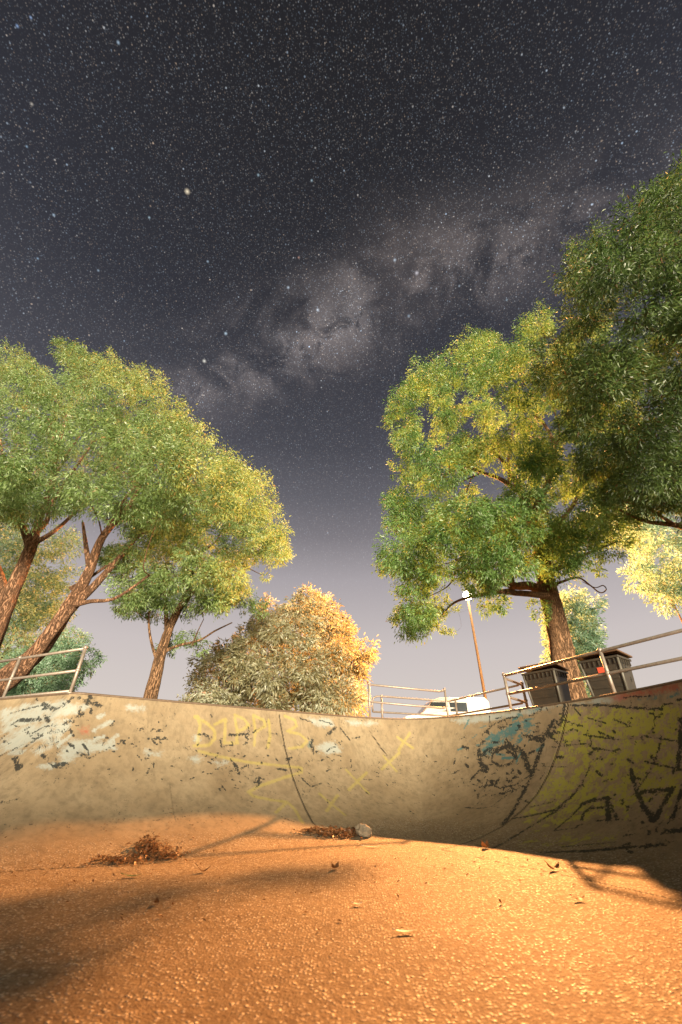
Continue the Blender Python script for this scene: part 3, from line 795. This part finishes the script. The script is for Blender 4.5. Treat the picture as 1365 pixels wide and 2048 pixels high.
# --- the small-trunked gum beside it
b2 = on_level(302, 1396, DECK); b2 = at(302, 1396, 14.2); b2[2] = DECK
crown_l2 = [(215, 1110), (240, 1040), (310, 985), (400, 960), (475, 940), (510, 970), (540, 1010), (548, 1050), (566, 1082), (556, 1122), (525, 1142), (490, 1140), (478, 1160), (498, 1190),
            (470, 1230), (430, 1225), (390, 1215), (330, 1215), (270, 1225), (215, 1235), (245, 1180)]
c2 = clumps_in(crown_l2, 14.0, 2.3, 38, .62, (-1, -.2, .5, 1), [(440, 1090, 14)], .28, 110)
c2b = np.array([np.append(at(u, v, y), r) for u, v, y, r in ((350, 1290, 15, .45), (375, 1280, 15, .4), (400, 1295, 15.2, .35), (328, 1300, 14.8, .3), (532, 1153, 14.2, .20), (520, 1215, 16, .5), (490, 1215, 15.6, .4))])
l2 = [[tuple(b2) + (.24,), P(312, 1355, 14.2, .20), P(322, 1310, 14.2, .175), P(336, 1265, 14.2, .15), P(352, 1225, 14.1, .11), P(372, 1190, 13.9, .08), P(395, 1110, 13.5, .05)],
      [P(318, 1330, 14.2, .06), P(306, 1295, 14.2, .045), P(299, 1260, 14.1, .04), P(298, 1222, 14, .03)],
      [P(335, 1268, 14.2, .09), P(333, 1240, 14.2, .08), P(332, 1205, 14.1, .06), P(325, 1140, 13.8, .04)],
      [P(340, 1262, 14.2, .08), P(362, 1220, 14.3, .06), P(388, 1185, 14.3, .05), P(430, 1140, 14.2, .03)],
      [P(325, 1305, 14.2, .07), P(355, 1292, 14.3, .045), P(400, 1280, 14.4, .035), P(430, 1262, 14.5, .03), P(465, 1245, 14.6, .02)],
      [P(385, 1290, 14.3, .03), P(395, 1265, 14.3, .02), P(408, 1238, 14.3, .012)],
      [P(372, 1190, 13.9, .05), P(420, 1160, 13.8, .035), P(470, 1130, 13.9, .02), P(525, 1150, 14.1, .012)],
      [P(395, 1110, 13.5, .04), P(430, 1085, 13.5, .03), P(445, 1060, 13.5, .02)]]
tree('slender_gum_tree', 'small gum tree with a short slim trunk forking just above the bowl rim', 'tree', tuple(b2), l2, [c2, c2b], 'leaf_a', 700, .120, .034, 'bark', 'gum trees round the bowl', twig_r=.013)

# --- the big gum on the right behind the bins
b3 = at(1140, 1392, 14.4); b3[2] = DECK
crown_r = [(765, 850), (775, 800), (800, 760), (840, 740), (870, 715), (915, 685), (960, 668), (1020, 652), (1080, 635), (1130, 625), (1220, 640), (1260, 800), (1260, 1000), (1240, 1090),
           (1200, 1110), (1170, 1130), (1120, 1150), (1060, 1165), (1010, 1180), (975, 1225), (955, 1190), (930, 1165), (905, 1180), (880, 1250), (850, 1265), (790, 1240), (820, 1205), (790, 1165),
           (745, 1105), (765, 1080), (800, 1060), (780, 1000), (795, 950), (772, 900)]
holes_r = [(985, 945, 34), (985, 985, 22), (1130, 915, 18), (1115, 1035, 26), (1030, 1145, 24), (930, 985, 22), (1095, 860, 22), (920, 1130, 16), (880, 1190, 16)]
c3 = clumps_in(crown_r, 13.2, 4.0, 44, .66, (-1, -.4, .3, 1), holes_r, .45, 160)
c3b = np.array([np.append(at(u, v, y), r) for u, v, y, r in ((786, 1005, 13, .22), (1078, 1215, 14, .38), (1085, 1235, 14, .28), (1190, 1130, 13.6, .3), (1200, 1145, 13.6, .22), (1000, 1215, 13, .3), (968, 1222, 13, .25))] + [np.append(at(rng.uniform(795, 900), rng.uniform(1205, 1245), rng.uniform(16.5, 18.5)), rng.uniform(.32, .5)) for _ in range(11)]
              + [np.append(at(u, v, 20), r) for u, v, r in ((852, 1240, .34), (866, 1252, .30), (882, 1258, .26), (894, 1262, .22), (905, 1264, .18), (985, 1216, .3), (915, 1215, .2))])
l3x = [[P(1026, 1180, 14.0, .09), P(960, 1190, 16, .07), P(910, 1205, 18, .05), P(880, 1235, 19.5, .025)]]
l3 = [[tuple(b3) + (.50,), P(1130, 1340, 14.4, .42), P(1118, 1270, 14.4, .37), P(1103, 1205, 14.3, .34), P(1090, 1150, 14.2, .31), P(1080, 1090, 14.1, .27), P(1065, 1040, 14.0, .22), P(1050, 1000, 13.9, .16), P(1030, 960, 13.6, .11), P(1000, 915, 13.2, .07), P(950, 880, 12.6, .04)],
      [P(1095, 1185, 14.2, .2), P(1060, 1172, 13.9, .16), P(1030, 1172, 13.7, .14), P(1000, 1162, 13.4, .10), P(960, 1140, 13.1, .075), P(915, 1120, 12.8, .055), P(880, 1085, 12.5, .035)],
      [P(1098, 1192, 14.0, .13), P(1060, 1188, 13.6, .11), P(1020, 1185, 13.3, .09), P(990, 1178, 13.0, .06), P(940, 1150, 12.6, .04)],
      [P(1026, 1172, 13.7, .08), P(1022, 1130, 13.5, .065), P(1005, 1090, 13.3, .055), P(975, 1065, 13.1, .04), P(950, 1050, 12.9, .025)],
      [P(1060, 1030, 14, .14), P(1085, 990, 13.8, .12), P(1105, 940, 13.5, .10), P(1108, 890, 13.2, .08), P(1090, 850, 12.9, .06), P(1070, 830, 12.6, .04)],
      [P(1108, 900, 13.2, .05), P(1120, 860, 12.9, .035), P(1100, 800, 12.6, .025)],
      [P(1040, 985, 13.8, .10), P(1005, 960, 13.6, .09), P(965, 945, 13.2, .06), P(930, 935, 12.9, .04), P(890, 950, 12.6, .025)],
      [P(1020, 965, 13.7, .08), P(1018, 925, 13.5, .07), P(1020, 900, 13.3, .05), P(1035, 800, 12.6, .03)],
      [P(1080, 1100, 14.1, .12), P(1110, 1055, 13.8, .10), P(1140, 1020, 13.5, .08), P(1160, 985, 13.2, .065), P(1172, 955, 13.0, .05), P(1200, 880, 12.5, .03)],
      [P(1090, 1150, 14.2, .10), P(1120, 1135, 13.8, .085), P(1150, 1120, 13.5, .07), P(1180, 1105, 13.3, .05), P(1230, 1085, 13, .03)],
      [P(1130, 1135, 13.7, .05), P(1110, 1090, 13.4, .04), P(1100, 1040, 13.2, .03), P(1085, 1000, 13.0, .02)],
      [P(1088, 1175, 14.1, .07), P(1120, 1165, 13.4, .05), P(1155, 1155, 13.1, .035), P(1180, 1170, 13, .025), P(1196, 1183, 13, .022), P(1206, 1185, 13, .02), P(1213, 1178, 13, .018), P(1206, 1171, 13, .018), P(1190, 1175, 13, .014), P(1165, 1163, 13, .01)],
      [P(915, 1120, 12.8, .035), P(905, 1160, 12.9, .025), P(885, 1180, 13, .018), P(840, 1200, 13, .01)],
      [P(965, 945, 13.2, .04), P(910, 965, 13.0, .03), P(880, 945, 12.8, .02)], [P(1050, 1000, 13.9, .05), P(1000, 1010, 13.6, .035), P(940, 1015, 13.2, .02)]]
tree('tall_gum_tree', 'tall gum tree with a thick furrowed trunk standing just behind the rubbish bins', 'tree', tuple(b3), l3 + l3x, [c3, c3b], 'leaf_b', 760, .125, .036, 'bark', 'gum trees round the bowl')

# --- the overhanging tree at the far right, trunk beyond the frame
b4 = np.array([14.5, 9.0, DECK])
crown_o = [(1118, 600), (1130, 560), (1155, 510), (1200, 480), (1215, 445), (1260, 425), (1290, 400), (1320, 370), (1365, 338), (1480, 330), (1640, 480), (1680, 800), (1600, 1010), (1480, 1060),
           (1365, 1050), (1290, 1030), (1230, 1000), (1190, 940), (1150, 880), (1120, 800), (1105, 720), (1110, 640)]
c4 = clumps_in(crown_o, lambda v: float(np.interp(v, [340, 1000], [4.8, 9.8])), 2.6, 60, .70, (-1, -.3, .4, 1), [(1290, 690, 24), (1240, 940, 26)], .5, 220)
l4 = [[tuple(b4) + (.55,), (14.2, 8.8, 5.0, .42), (13.4, 8.4, 7.5, .32), (12.6, 7.8, 10.0, .22), (11.5, 6.8, 13.5, .10)],
      [(14.0, 8.7, 6.0, .2), P(1420, 1060, 9.5, .12), P(1350, 1050, 9.8, .075), P(1290, 1042, 9.8, .05), P(1240, 1020, 9.8, .03)],
      [(13.4, 8.4, 7.5, .2), P(1480, 800, 8.2, .12), P(1365, 690, 7.4, .07), P(1250, 640, 7, .035)],
      [(12.9, 8.0, 9.0, .16), P(1450, 640, 6.9, .1), P(1330, 560, 6.4, .05)],
      [P(1350, 1050, 9.8, .05), P(1300, 1020, 9.4, .035), P(1240, 1000, 9.2, .02)],
      [(13.6, 8.5, 6.8, .15), P(1450, 960, 9.4, .08), P(1340, 900, 9.0, .05), P(1260, 850, 8.6, .03)]]
tree('overhanging_gum_tree', 'dark green gum crown overhanging the bowl above the long sloping pipe railing', 'tree', tuple(b4), l4, [c4], 'leaf_d', 950, .13, .034, 'bark', 'gum trees round the bowl')

# --- pale trees and shrubs beyond
def bush(name, label, poly, y0, ry, spacing, rad, per, L, Wd, mat, base_uv, stems, group, layers=(-1, -.2, .6), inset=.4, maxd=110, cat='shrub', holes=()):
    b = at(base_uv[0], base_uv[1], y0); b[2] = DECK
    cl = clumps_in(poly, y0, ry, spacing, rad, layers, holes, inset, maxd)
    li = []
    for (u, v, r) in stems:
        e = at(u, v, y0); m = (b + e) / 2 + rng.normal(size=3) * .15
        li.append([tuple(b + rng.normal(size=3) * [.15, .15, 0]) + (r,), tuple(m) + (r * .7,), tuple(e) + (r * .3,)])
    return tree(name, label, cat, tuple(b), li, [cl], mat, per, L, Wd, 'bark', group, .3, .02)
bush('round_shrub', 'broad rounded shrub glowing orange and white behind the bowl rim between trees',
     [(375, 1400), (400, 1350), (440, 1310), (480, 1270), (520, 1235), (560, 1210), (580, 1190), (610, 1180), (650, 1185), (662, 1215), (690, 1245), (715, 1270), (742, 1300), (730, 1340), (740, 1390), (735, 1450), (560, 1450), (370, 1430)],
     20, 3.4, 34, .72, 520, .20, .06, 'leaf_s', (560, 1460), [(560, 1230, .12), (480, 1300, .09), (650, 1260, .1), (700, 1330, .08), (600, 1300, .08), (430, 1370, .07)], 'shrubs beyond the rim')
bush('pale_tree', 'tall pale green tree filling the gap behind the leaning stems', [(-200, 1000), (0, 1010), (60, 1050), (120, 1060), (165, 1090), (150, 1130), (135, 1170), (120, 1205), (140, 1230), (95, 1260), (70, 1300), (90, 1350), (60, 1420), (-220, 1420)],
     21, 2.6, 40, .85, 520, .20, .055, 'leaf_g', (-60, 1440), [(0, 1100, .2), (80, 1150, .12), (60, 1250, .1), (-80, 1100, .15)], 'pale trees beyond the rim', cat='tree')
bush('low_shrub', 'low pale shrub directly behind the short pipe railing', [(40, 1310), (90, 1290), (120, 1282), (165, 1276), (180, 1300), (172, 1340), (165, 1370), (120, 1400), (20, 1415), (-60, 1420), (-60, 1340)],
     16.5, 1.2, 30, .5, 460, .13, .042, 'leaf_g', (70, 1420), [(60, 1330, .05), (130, 1310, .05), (100, 1350, .04), (20, 1350, .04)], 'shrubs beyond the rim', maxd=60)
bush('yellow_tree', 'pale yellow tree hanging into the gap above the long sloping railing', [(1200, 1010), (1260, 990), (1365, 985), (1520, 1000), (1560, 1150), (1480, 1230), (1365, 1200), (1345, 1215), (1300, 1195), (1258, 1175), (1252, 1140), (1275, 1125), (1255, 1100), (1215, 1060)],
     24, 3.0, 34, .85, 460, .22, .06, 'leaf_p', (1460, 1430), [(1460, 1150, .22), (1380, 1120, .12), (1320, 1150, .09), (1440, 1050, .12)], 'pale trees beyond the rim', cat='tree', holes=[(1300, 1090, 16), (1330, 1135, 12)])
bush('bright_shrub', 'narrow pale shrub rising between the thick furrowed trunk and the far bin', [(1095, 1230), (1130, 1185), (1165, 1190), (1188, 1215), (1190, 1250), (1185, 1275), (1215, 1275), (1222, 1300), (1200, 1330), (1200, 1410), (1100, 1410)],
     22, 1.6, 26, .6, 420, .18, .055, 'leaf_p', (1160, 1420), [(1150, 1220, .08), (1190, 1290, .06), (1130, 1260, .06)], 'shrubs beyond the rim', maxd=50)

# ------------------------------------------------------------------ railings
def railing(name, label, posts, rails, group='pipe railings along the rim', pr=.038, rr_=.033):
    """posts: (x, y, height); rails: list of polylines (x, y, z above deck)"""
    x0, y0, _ = posts[0]
    root = empty(name, (x0, y0, DECK), label, 'railing', group)
    o0 = Vector((x0, y0, DECK))
    for x, y, h in posts:
        m = MB(); a = Vector((x, y, DECK - .05)) - o0; b = Vector((x, y, DECK + h)) - o0
        m.tube([a, b], pr, 12)
        m.tube([Vector((x, y, DECK + .0)) - o0, Vector((x, y, DECK + .035)) - o0], pr * 2.3, 14)
        m.build('post', M['galv'], root, True)
        for c_ in (b, Vector((x, y, DECK + h * .5)) - o0):
            f = MB(); f.ball(c_, pr * 1.42); f.build('pipe_fitting', M['galv'], root, True)
    for r in rails:
        m = MB(); m.tube([Vector((x, y, DECK + z)) - o0 for x, y, z in r], rr_, 10); m.build('rail', M['galv'], root, True)
    return root
pL = on_level(137, 1387, DECK)[:2] + np.array([.0, .06]); qL = np.array([-8.35, 10.75]); dL = (qL - pL)
mid = pL + dL * 1.0; far = pL + dL * 1.9
railing('pipe_railing', 'short three-rail pipe railing on the rim before the leaning stems', [(*pL, 1.02), (*mid, 1.02), (*far, 1.02)],
        [[(*pL, 1.0), (*far, 1.0)], [(*pL, .5), (*far, .5)], [(*pL, .06), (*far, .06)]])
railing('pipe_railing', 'tall pipe railing on the far rim beside the round shrub', [(.96, 14.75, 1.1), (3.85, 16.0, 1.12)],
        [[(.96, 14.75, 1.07), (3.6, 15.85, 1.02), (3.75, 15.95, 1.05), (3.85, 16.0, 1.09)], [(.96, 14.75, .53), (3.6, 15.85, .47), (3.75, 15.95, .49), (3.85, 16.0, .53)]])
railing('ramp_handrail', 'low bent handrail running round the ramp behind the far rim railings', [(1.56, 16.8, 1.0), (4.62, 17.65, 1.0)],
        [[(1.2, 16.7, .45), (1.2, 16.7, .8), (1.24, 16.71, .93), (1.38, 16.75, .99), (1.56, 16.8, 1.0), (4.3, 17.9, .98), (4.42, 17.9, .98), (4.62, 17.65, 1.0), (6.05, 14.6, 1.02)],
         [(1.2, 16.7, .45), (4.3, 17.9, .44), (4.62, 17.65, .46), (6.05, 14.6, .46)]])
cA = np.array([5.13, 13.3]); cE = np.array([7.33, 8.52]); dR = cE - cA; mR = np.array([6.52, 10.3]); eR = cA + dR * 1.75; cB = np.array([6.12, 14.45])
railing('pipe_railing', 'long sloping pipe railing in front of the two rubbish bins', [(*cA, 1.1), (*mR, 1.1), (*eR, 1.1), (*cB, 1.05)],
        [[(*cA, 1.07), (*mR, 1.07), (*eR, 1.07)], [(*cA, .54), (*mR, .54), (*eR, .54)], [(*cA, 1.0), (*cB, 1.0)], [(*cA, .46), (*cB, .46)]], pr=.045, rr_=.038)

# ------------------------------------------------------------------ rubbish bins
def bin_(loc, rz, label, lid_tilt, sticker, scribble):
    root = empty('rubbish_bin', loc, label, 'bin', 'rubbish bins behind the railing', rz)
    W_, D_, H_ = .98, .80, 1.10
    m = MB(); m.box((0, 0, .12 + (H_ - .12) / 2), (W_, D_, H_ - .12), taper=.84); m.build('body', M['bin'], root, bevel=.03)
    m = MB(); m.box((0, 0, H_ - .03), (W_ + .07, D_ + .07, .06)); m.build('rim', M['bin'], root, bevel=.01)
    for x, y in ((-1, -1), (1, -1)):
        m = MB(); m.tube([(x * W_ * .425, y * D_ * .425, .14), (x * W_ * .497, y * D_ * .497, H_ - .06)], .032, 8); m.build('corner_highlight', M['bin_highlight_trim'], root, True)  # paler tube paints the highlight along the lit corner
    for k in range(3):
        m = MB(); z = .38 + .2 * k; s = .84 + .16 * (z - .12) / (H_ - .12)
        m.box((0, -D_ / 2 * s - .004, z), (W_ * s * .82, .02, .05)); m.build('moulded_rib', M['bin'], root, bevel=.006)
    for k in range(7):
        m = MB(); x = -W_ / 2 + .1 + k * (W_ - .2) / 6
        m.box((x, -D_ / 2 - .012, H_ - .13), (.02, .03, .13)); m.build('rim_gusset', M['bin'], root)
    for k in range(5):
        m = MB(); y = -D_ / 2 + .1 + k * (D_ - .2) / 4
        m.box((W_ / 2 + .012, y, H_ - .13), (.03, .02, .13)); m.build('rim_gusset', M['bin'], root)
    rot = Matrix.Rotation(lid_tilt, 4, 'X').to_3x3()
    m = MB(); piv = Vector((0, D_ / 2, H_ + .03))
    for c, s in (((0, -D_ / 2, .035), (W_ + .16, D_ + .16, .05)), ((0, -D_ / 2 + .03, .075), (W_ - .02, D_ - .06, .045))):
        m.box(rot @ Vector(c) + piv, s, rot)
    lid = m.build('lid', M['bin_lid'], root, bevel=.015)
    m = MB(); m.tube([(-W_ * .42, D_ / 2 + .07, H_ + .02), (W_ * .42, D_ / 2 + .07, H_ + .02)], .025, 8); m.build('handle', M['bin_highlight_trim'], root, True)
    for x in (-1, 1):
        for y in (-1, 1):
            m = MB(); m.tube([(x * W_ * .36 - .025, y * D_ * .34, .08), (x * W_ * .36 + .025, y * D_ * .34, .08)], .08, 14); m.build('wheel', M['rubber'], root)
            m = MB(); m.box((x * W_ * .36, y * D_ * .34, .115), (.07, .05, .04)); m.build('castor', M['bin_highlight_trim'], root)
    yb = lambda z: -D_ / 2 * (.84 + .16 * (z - .12) / (H_ - .12)) - .017
    if sticker:
        m = MB(); m.box((.02, yb(.80) , .80), (.22, .006, .14)); m.build('red_sticker', M['red'], root)
        m = MB(); m.box((.06, yb(.69), .695), (.10, .006, .06)); m.build('white_sticker', M['white'], root)
    if scribble:
        m = MB(); xs = lambda z: W_ / 2 * (.84 + .16 * (z - .12) / (H_ - .12)) + .006
        for pl in ([(-.20, .96), (-.19, .84), (-.18, .70)], [(-.25, .95), (-.10, .97)], [(-.18, .70), (-.10, .70)], [(.03, .90), (-.04, .88), (-.04, .83), (.04, .80), (.05, .75), (-.03, .72)],
                   [(.12, .62), (.13, .50)], [(.09, .55), (.17, .56)]):
            m = MB(); m.tube([(xs(z), y, z) for y, z in pl], .009, 6); m.build('marker_stroke', M['black'], root)
    return root
bin_((6.30, 13.05, DECK + .012), R(-52), 'dark rubbish bin with brown lid ajar right beside the thick furrowed trunk', R(-7), False, False)
bin_((7.26, 11.45, DECK + .012), R(-52), 'dark rubbish bin carrying a red sticker and black scribble', R(-3), True, True)

# ------------------------------------------------------------------ street lamp (lit)
lp = at(975, 1420, 36.0); lp[2] = DECK; top = at(937, 1203, 36.0)
lamp = empty('street_lamp', tuple(lp), 'tall lit street lamp on a thin orange pole below the big gum crown', 'street lamp')
hgt = top[2] - DECK
tx = top[0] - lp[0]
m = MB(); m.tube([(0, 0, 0), (0, 0, .5)], .16, 14); m.build('base', M['pole'], lamp, True)
m = MB(); m.tube([(0, 0, .4), (tx * .5, 0, hgt * .5), (tx, 0, hgt + .25)], [.14, .12, .10], 14); m.build('pole', M['pole'], lamp, True)
m = MB(); m.tube([(tx, 0, hgt + .2), (tx - .1, -.25, hgt + .42), (tx - .2, -.55, hgt + .45)], .05, 10); m.build('arm', M['pole'], lamp, True)
m = MB(); m.box((tx - .2, -.75, hgt + .44), (.32, .6, .12), taper=1.15); m.build('head', M['pole'], lamp, bevel=.05)
m = MB(); m.ball((tx - .2, -.75, hgt + .30), .42, 16, 10); m.build('diffuser', M['lamp'], lamp, True)
ld = bpy.data.lights.new('lamp_light', 'SPOT'); lo = bpy.data.objects.new('lamp_light', ld); COL.objects.link(lo)
lo.parent = lamp; lo.location = (tx - .25, -1.55, hgt + .1); ld.spot_size = R(156); ld.spot_blend = .55; lo.rotation_euler = Vector((.25, .90, .36)).to_track_quat('Z', 'Y').to_euler(); ld.energy = 93000; ld.color = (1.0, .40, .115); ld.shadow_soft_size = .30

# ------------------------------------------------------------------ white van parked beyond the ramp
vn = empty('parked_van', (5.9, 25.5, DECK), 'white van parked beyond the ramp handrail behind the lamp pole', 'van', rz=R(6))
prof = [(-2.6, .45), (-2.62, .95), (-2.45, 1.12), (-1.55, 1.28), (-.75, 2.0), (-.4, 2.1), (2.3, 2.12), (2.45, 1.95), (2.5, .45)]
vs = [(x, s * (.95 - .08 * (z > 1.3)), z) for s in (-1, 1) for x, z in prof]; n = len(prof)
m = MB(); m.add(vs, [tuple(range(n))[::-1], tuple(range(n, 2 * n))] + [(i, (i + 1) % n, n + (i + 1) % n, n + i) for i in range(n)][::1]); m.build('body', M['van'], vn, bevel=.06)
for x0, x1 in ((-.95, -.1), (.1, 1.1)):
    m = MB(); m.add([(x0 - (.3 if x0 < -.5 else 0), -.925, 1.38), (x1, -.925, 1.38), (x1, -.905, 1.85), (x0, -.905, 1.85)], [(0, 1, 2, 3)]); m.build('window', M['glass'], vn)
m = MB(); m.add([(-1.5, -.75, 1.34), (-1.5, .75, 1.34), (-.82, .68, 1.96), (-.82, -.68, 1.96)], [(0, 1, 2, 3)]); m.build('windscreen', M['glass'], vn)
for x in (-1.75, 1.6):
    for s in (-1, 1):
        m = MB(); m.tube([(x, s * .78, .36), (x, s * 1.0, .36)], .36, 18); wl = m.build('wheel', M['rubber'], vn)
        m = MB(); m.tube([(x, s * .99, .36), (x, s * 1.02, .36)], .2, 14); m.build('rim', M['van'], wl)

# ------------------------------------------------------------------ litter on the bowl floor
def leaf_pile(name, label, spots, n, L=.075):
    vs = []; tone = []
    for i in range(n):
        u, v, su, sv, h = spots[rng.integers(len(spots))]
        p = on_bowl(u + rng.normal() * su, v + rng.normal() * sv)
        if p is None: continue
        z = .008 + abs(rng.normal()) * h
        a = rng.uniform(0, 2 * np.pi); tl = rng.normal(0, .4)
        d = np.array([math.cos(a), math.sin(a), tl]); d /= np.linalg.norm(d)
        s = np.cross(d, [rng.normal() * .4, rng.normal() * .4, 1]); s /= np.linalg.norm(s)
        l = L * rng.uniform(.5, 1.3); wd = l * rng.uniform(.22, .5); c = p + np.array([0, 0, z + abs(tl) * l * .3])
        q = np.cross(d, s) * wd * .3
        vs += [c - d * l * .5, c + s * wd * .5 - q, c + d * l * .5, c - s * wd * .5 - q]; tone += [rng.beta(2, 3)] * 4
    vs = np.array(vs)
    o = np_mesh(name, vs, np.arange(len(vs)).reshape(-1, 4), M['litter'], attrs={'tone': tone})
    return tag(o, label, 'leaf litter', kind='stuff')
leaf_pile('leaf_litter', 'heap of dry brown leaves caught where the left wall meets the floor', [(300, 1708, 22, 7, .05), (325, 1716, 22, 5, .03), (240, 1725, 26, 4, .02), (295, 1698, 9, 6, .05)], 900, .085)
leaf_pile('leaf_litter', 'drift of dark brown leaves at the foot of the far wall beside the stone', [(660, 1668, 24, 4, .02), (690, 1671, 14, 4, .02), (630, 1664, 10, 2, .015)], 700, .10)
leaf_pile('leaf_litter', 'thin scatter of leaf crumbs over the bowl floor', [(200, 1735, 130, 14, .0), (700, 1740, 260, 40, .0), (1000, 1730, 160, 30, 0), (850, 1640, 120, 25, 0), (350, 1660, 120, 20, 0), (400, 1790, 200, 40, 0)], 260, .05)

def one_leaf(u, v, L, wd, rz, label, mat, curl=.3, name='fallen_leaf', tone=.5):
    p = on_bowl(u, v); n = 9; vs = []; fs = []
    for i in range(n):
        t = i / (n - 1); w_ = wd * math.sin(math.pi * min(1, t * .95 + .04)) ** .8 * .5; z = .012 + curl * L * (t - .5) ** 2 * 2
        for s, dz in ((-1, .18), (0, 0), (1, .18)): vs.append(((t - .5) * L, s * w_, z + abs(s) * dz * w_))
    for i in range(n - 1):
        for k in range(2): a = i * 3 + k; fs.append((a, a + 1, a + 4, a + 3))
    m_ = MB(); m_.add(vs, fs); m_.tube([(-L * .5, 0, .015 + curl * L * .5), (-L * .68, 0, .015 + curl * L * .7)], .004, 5)
    o = m_.build(name, mat, None, True); o.location = tuple(p + np.array([0, 0, .004])); o.rotation_euler = (0, 0, rz)
    at_ = o.data.attributes.new('tone', 'FLOAT', 'POINT'); at_.data.foreach_set('value', [tone] * len(o.data.vertices))
    return tag(o, label, 'leaf', 'fallen leaves on the floor')
M['green_leaf'] = plain('green_leaf', (.06, .12, .03, 1), .5, 0, 20, .3)
one_leaf(1110, 1742, .24, .09, .5, 'curled brown leaf lying by the dark floor joint', M['litter'], .6)
one_leaf(1130, 1741, .14, .05, -.3, 'small brown leaf next to the curled leaf by the joint', M['litter'], .4)
one_leaf(671, 1739, .22, .08, 1.2, 'brown leaf standing on edge in the lit middle of the floor', M['litter'], .5)
one_leaf(972, 1697, .22, .12, .9, 'thick brown leaf at the edge of the wall shadow', M['litter'], .8)
one_leaf(1160, 1803, .14, .06, .1, 'reddish brown leaf on the grainy floor in front of the joint', M['litter'], .4, tone=.7)
one_leaf(407, 1746, .18, .08, .4, 'dark brown leaf on its own near the leaf heap', M['litter'], .7, tone=.2)
one_leaf(312, 1810, .13, .06, 1.9, 'small dark leaf inside the dappled tree shadow', M['litter'], .5, tone=.2)
one_leaf(265, 1756, .22, .07, .2, 'green leaf lying in front of the leaf heap', M['green_leaf'], .2)
one_leaf(812, 1869, .16, .05, .05, 'pale bleached leaf flat on the bright grainy floor', M['white'], .15)
one_leaf(746, 1696, .30, .06, .0, 'long pale strip of bark on the floor below the stone', M['white'], .1, 'bark_strip')
one_leaf(716, 1813, .10, .05, .3, 'tiny pale leaf at the tip of the long tree shadow', M['white'], .3)

sp_ = on_bowl(727, 1672)
m = MB(); m.ball((0, 0, 0), 1.0, 14, 9)
o = m.build('stone', M['stone'], None, False)
co = np.array([v.co for v in o.data.vertices]); fac = 1 + .10 * np.sin(co[:, 0] * 4 + 1) + .12 * np.sin(co[:, 1] * 5 + co[:, 2] * 3) + rng.normal(0, .05, len(co))
co = co * fac[:, None] * np.array([.20, .14, .115]); co[:, 2] = np.maximum(co[:, 2], -.06); co[:, 2] -= .10 * co[:, 0]
o.data.vertices.foreach_set('co', co.astype(np.float32).ravel()); o.data.update()
o.location = tuple(sp_ + np.array([0, 0, .07])); o.rotation_euler = (0, 0, -.3)
tag(o, 'pale lumpy stone at the foot of the far wall', 'stone')
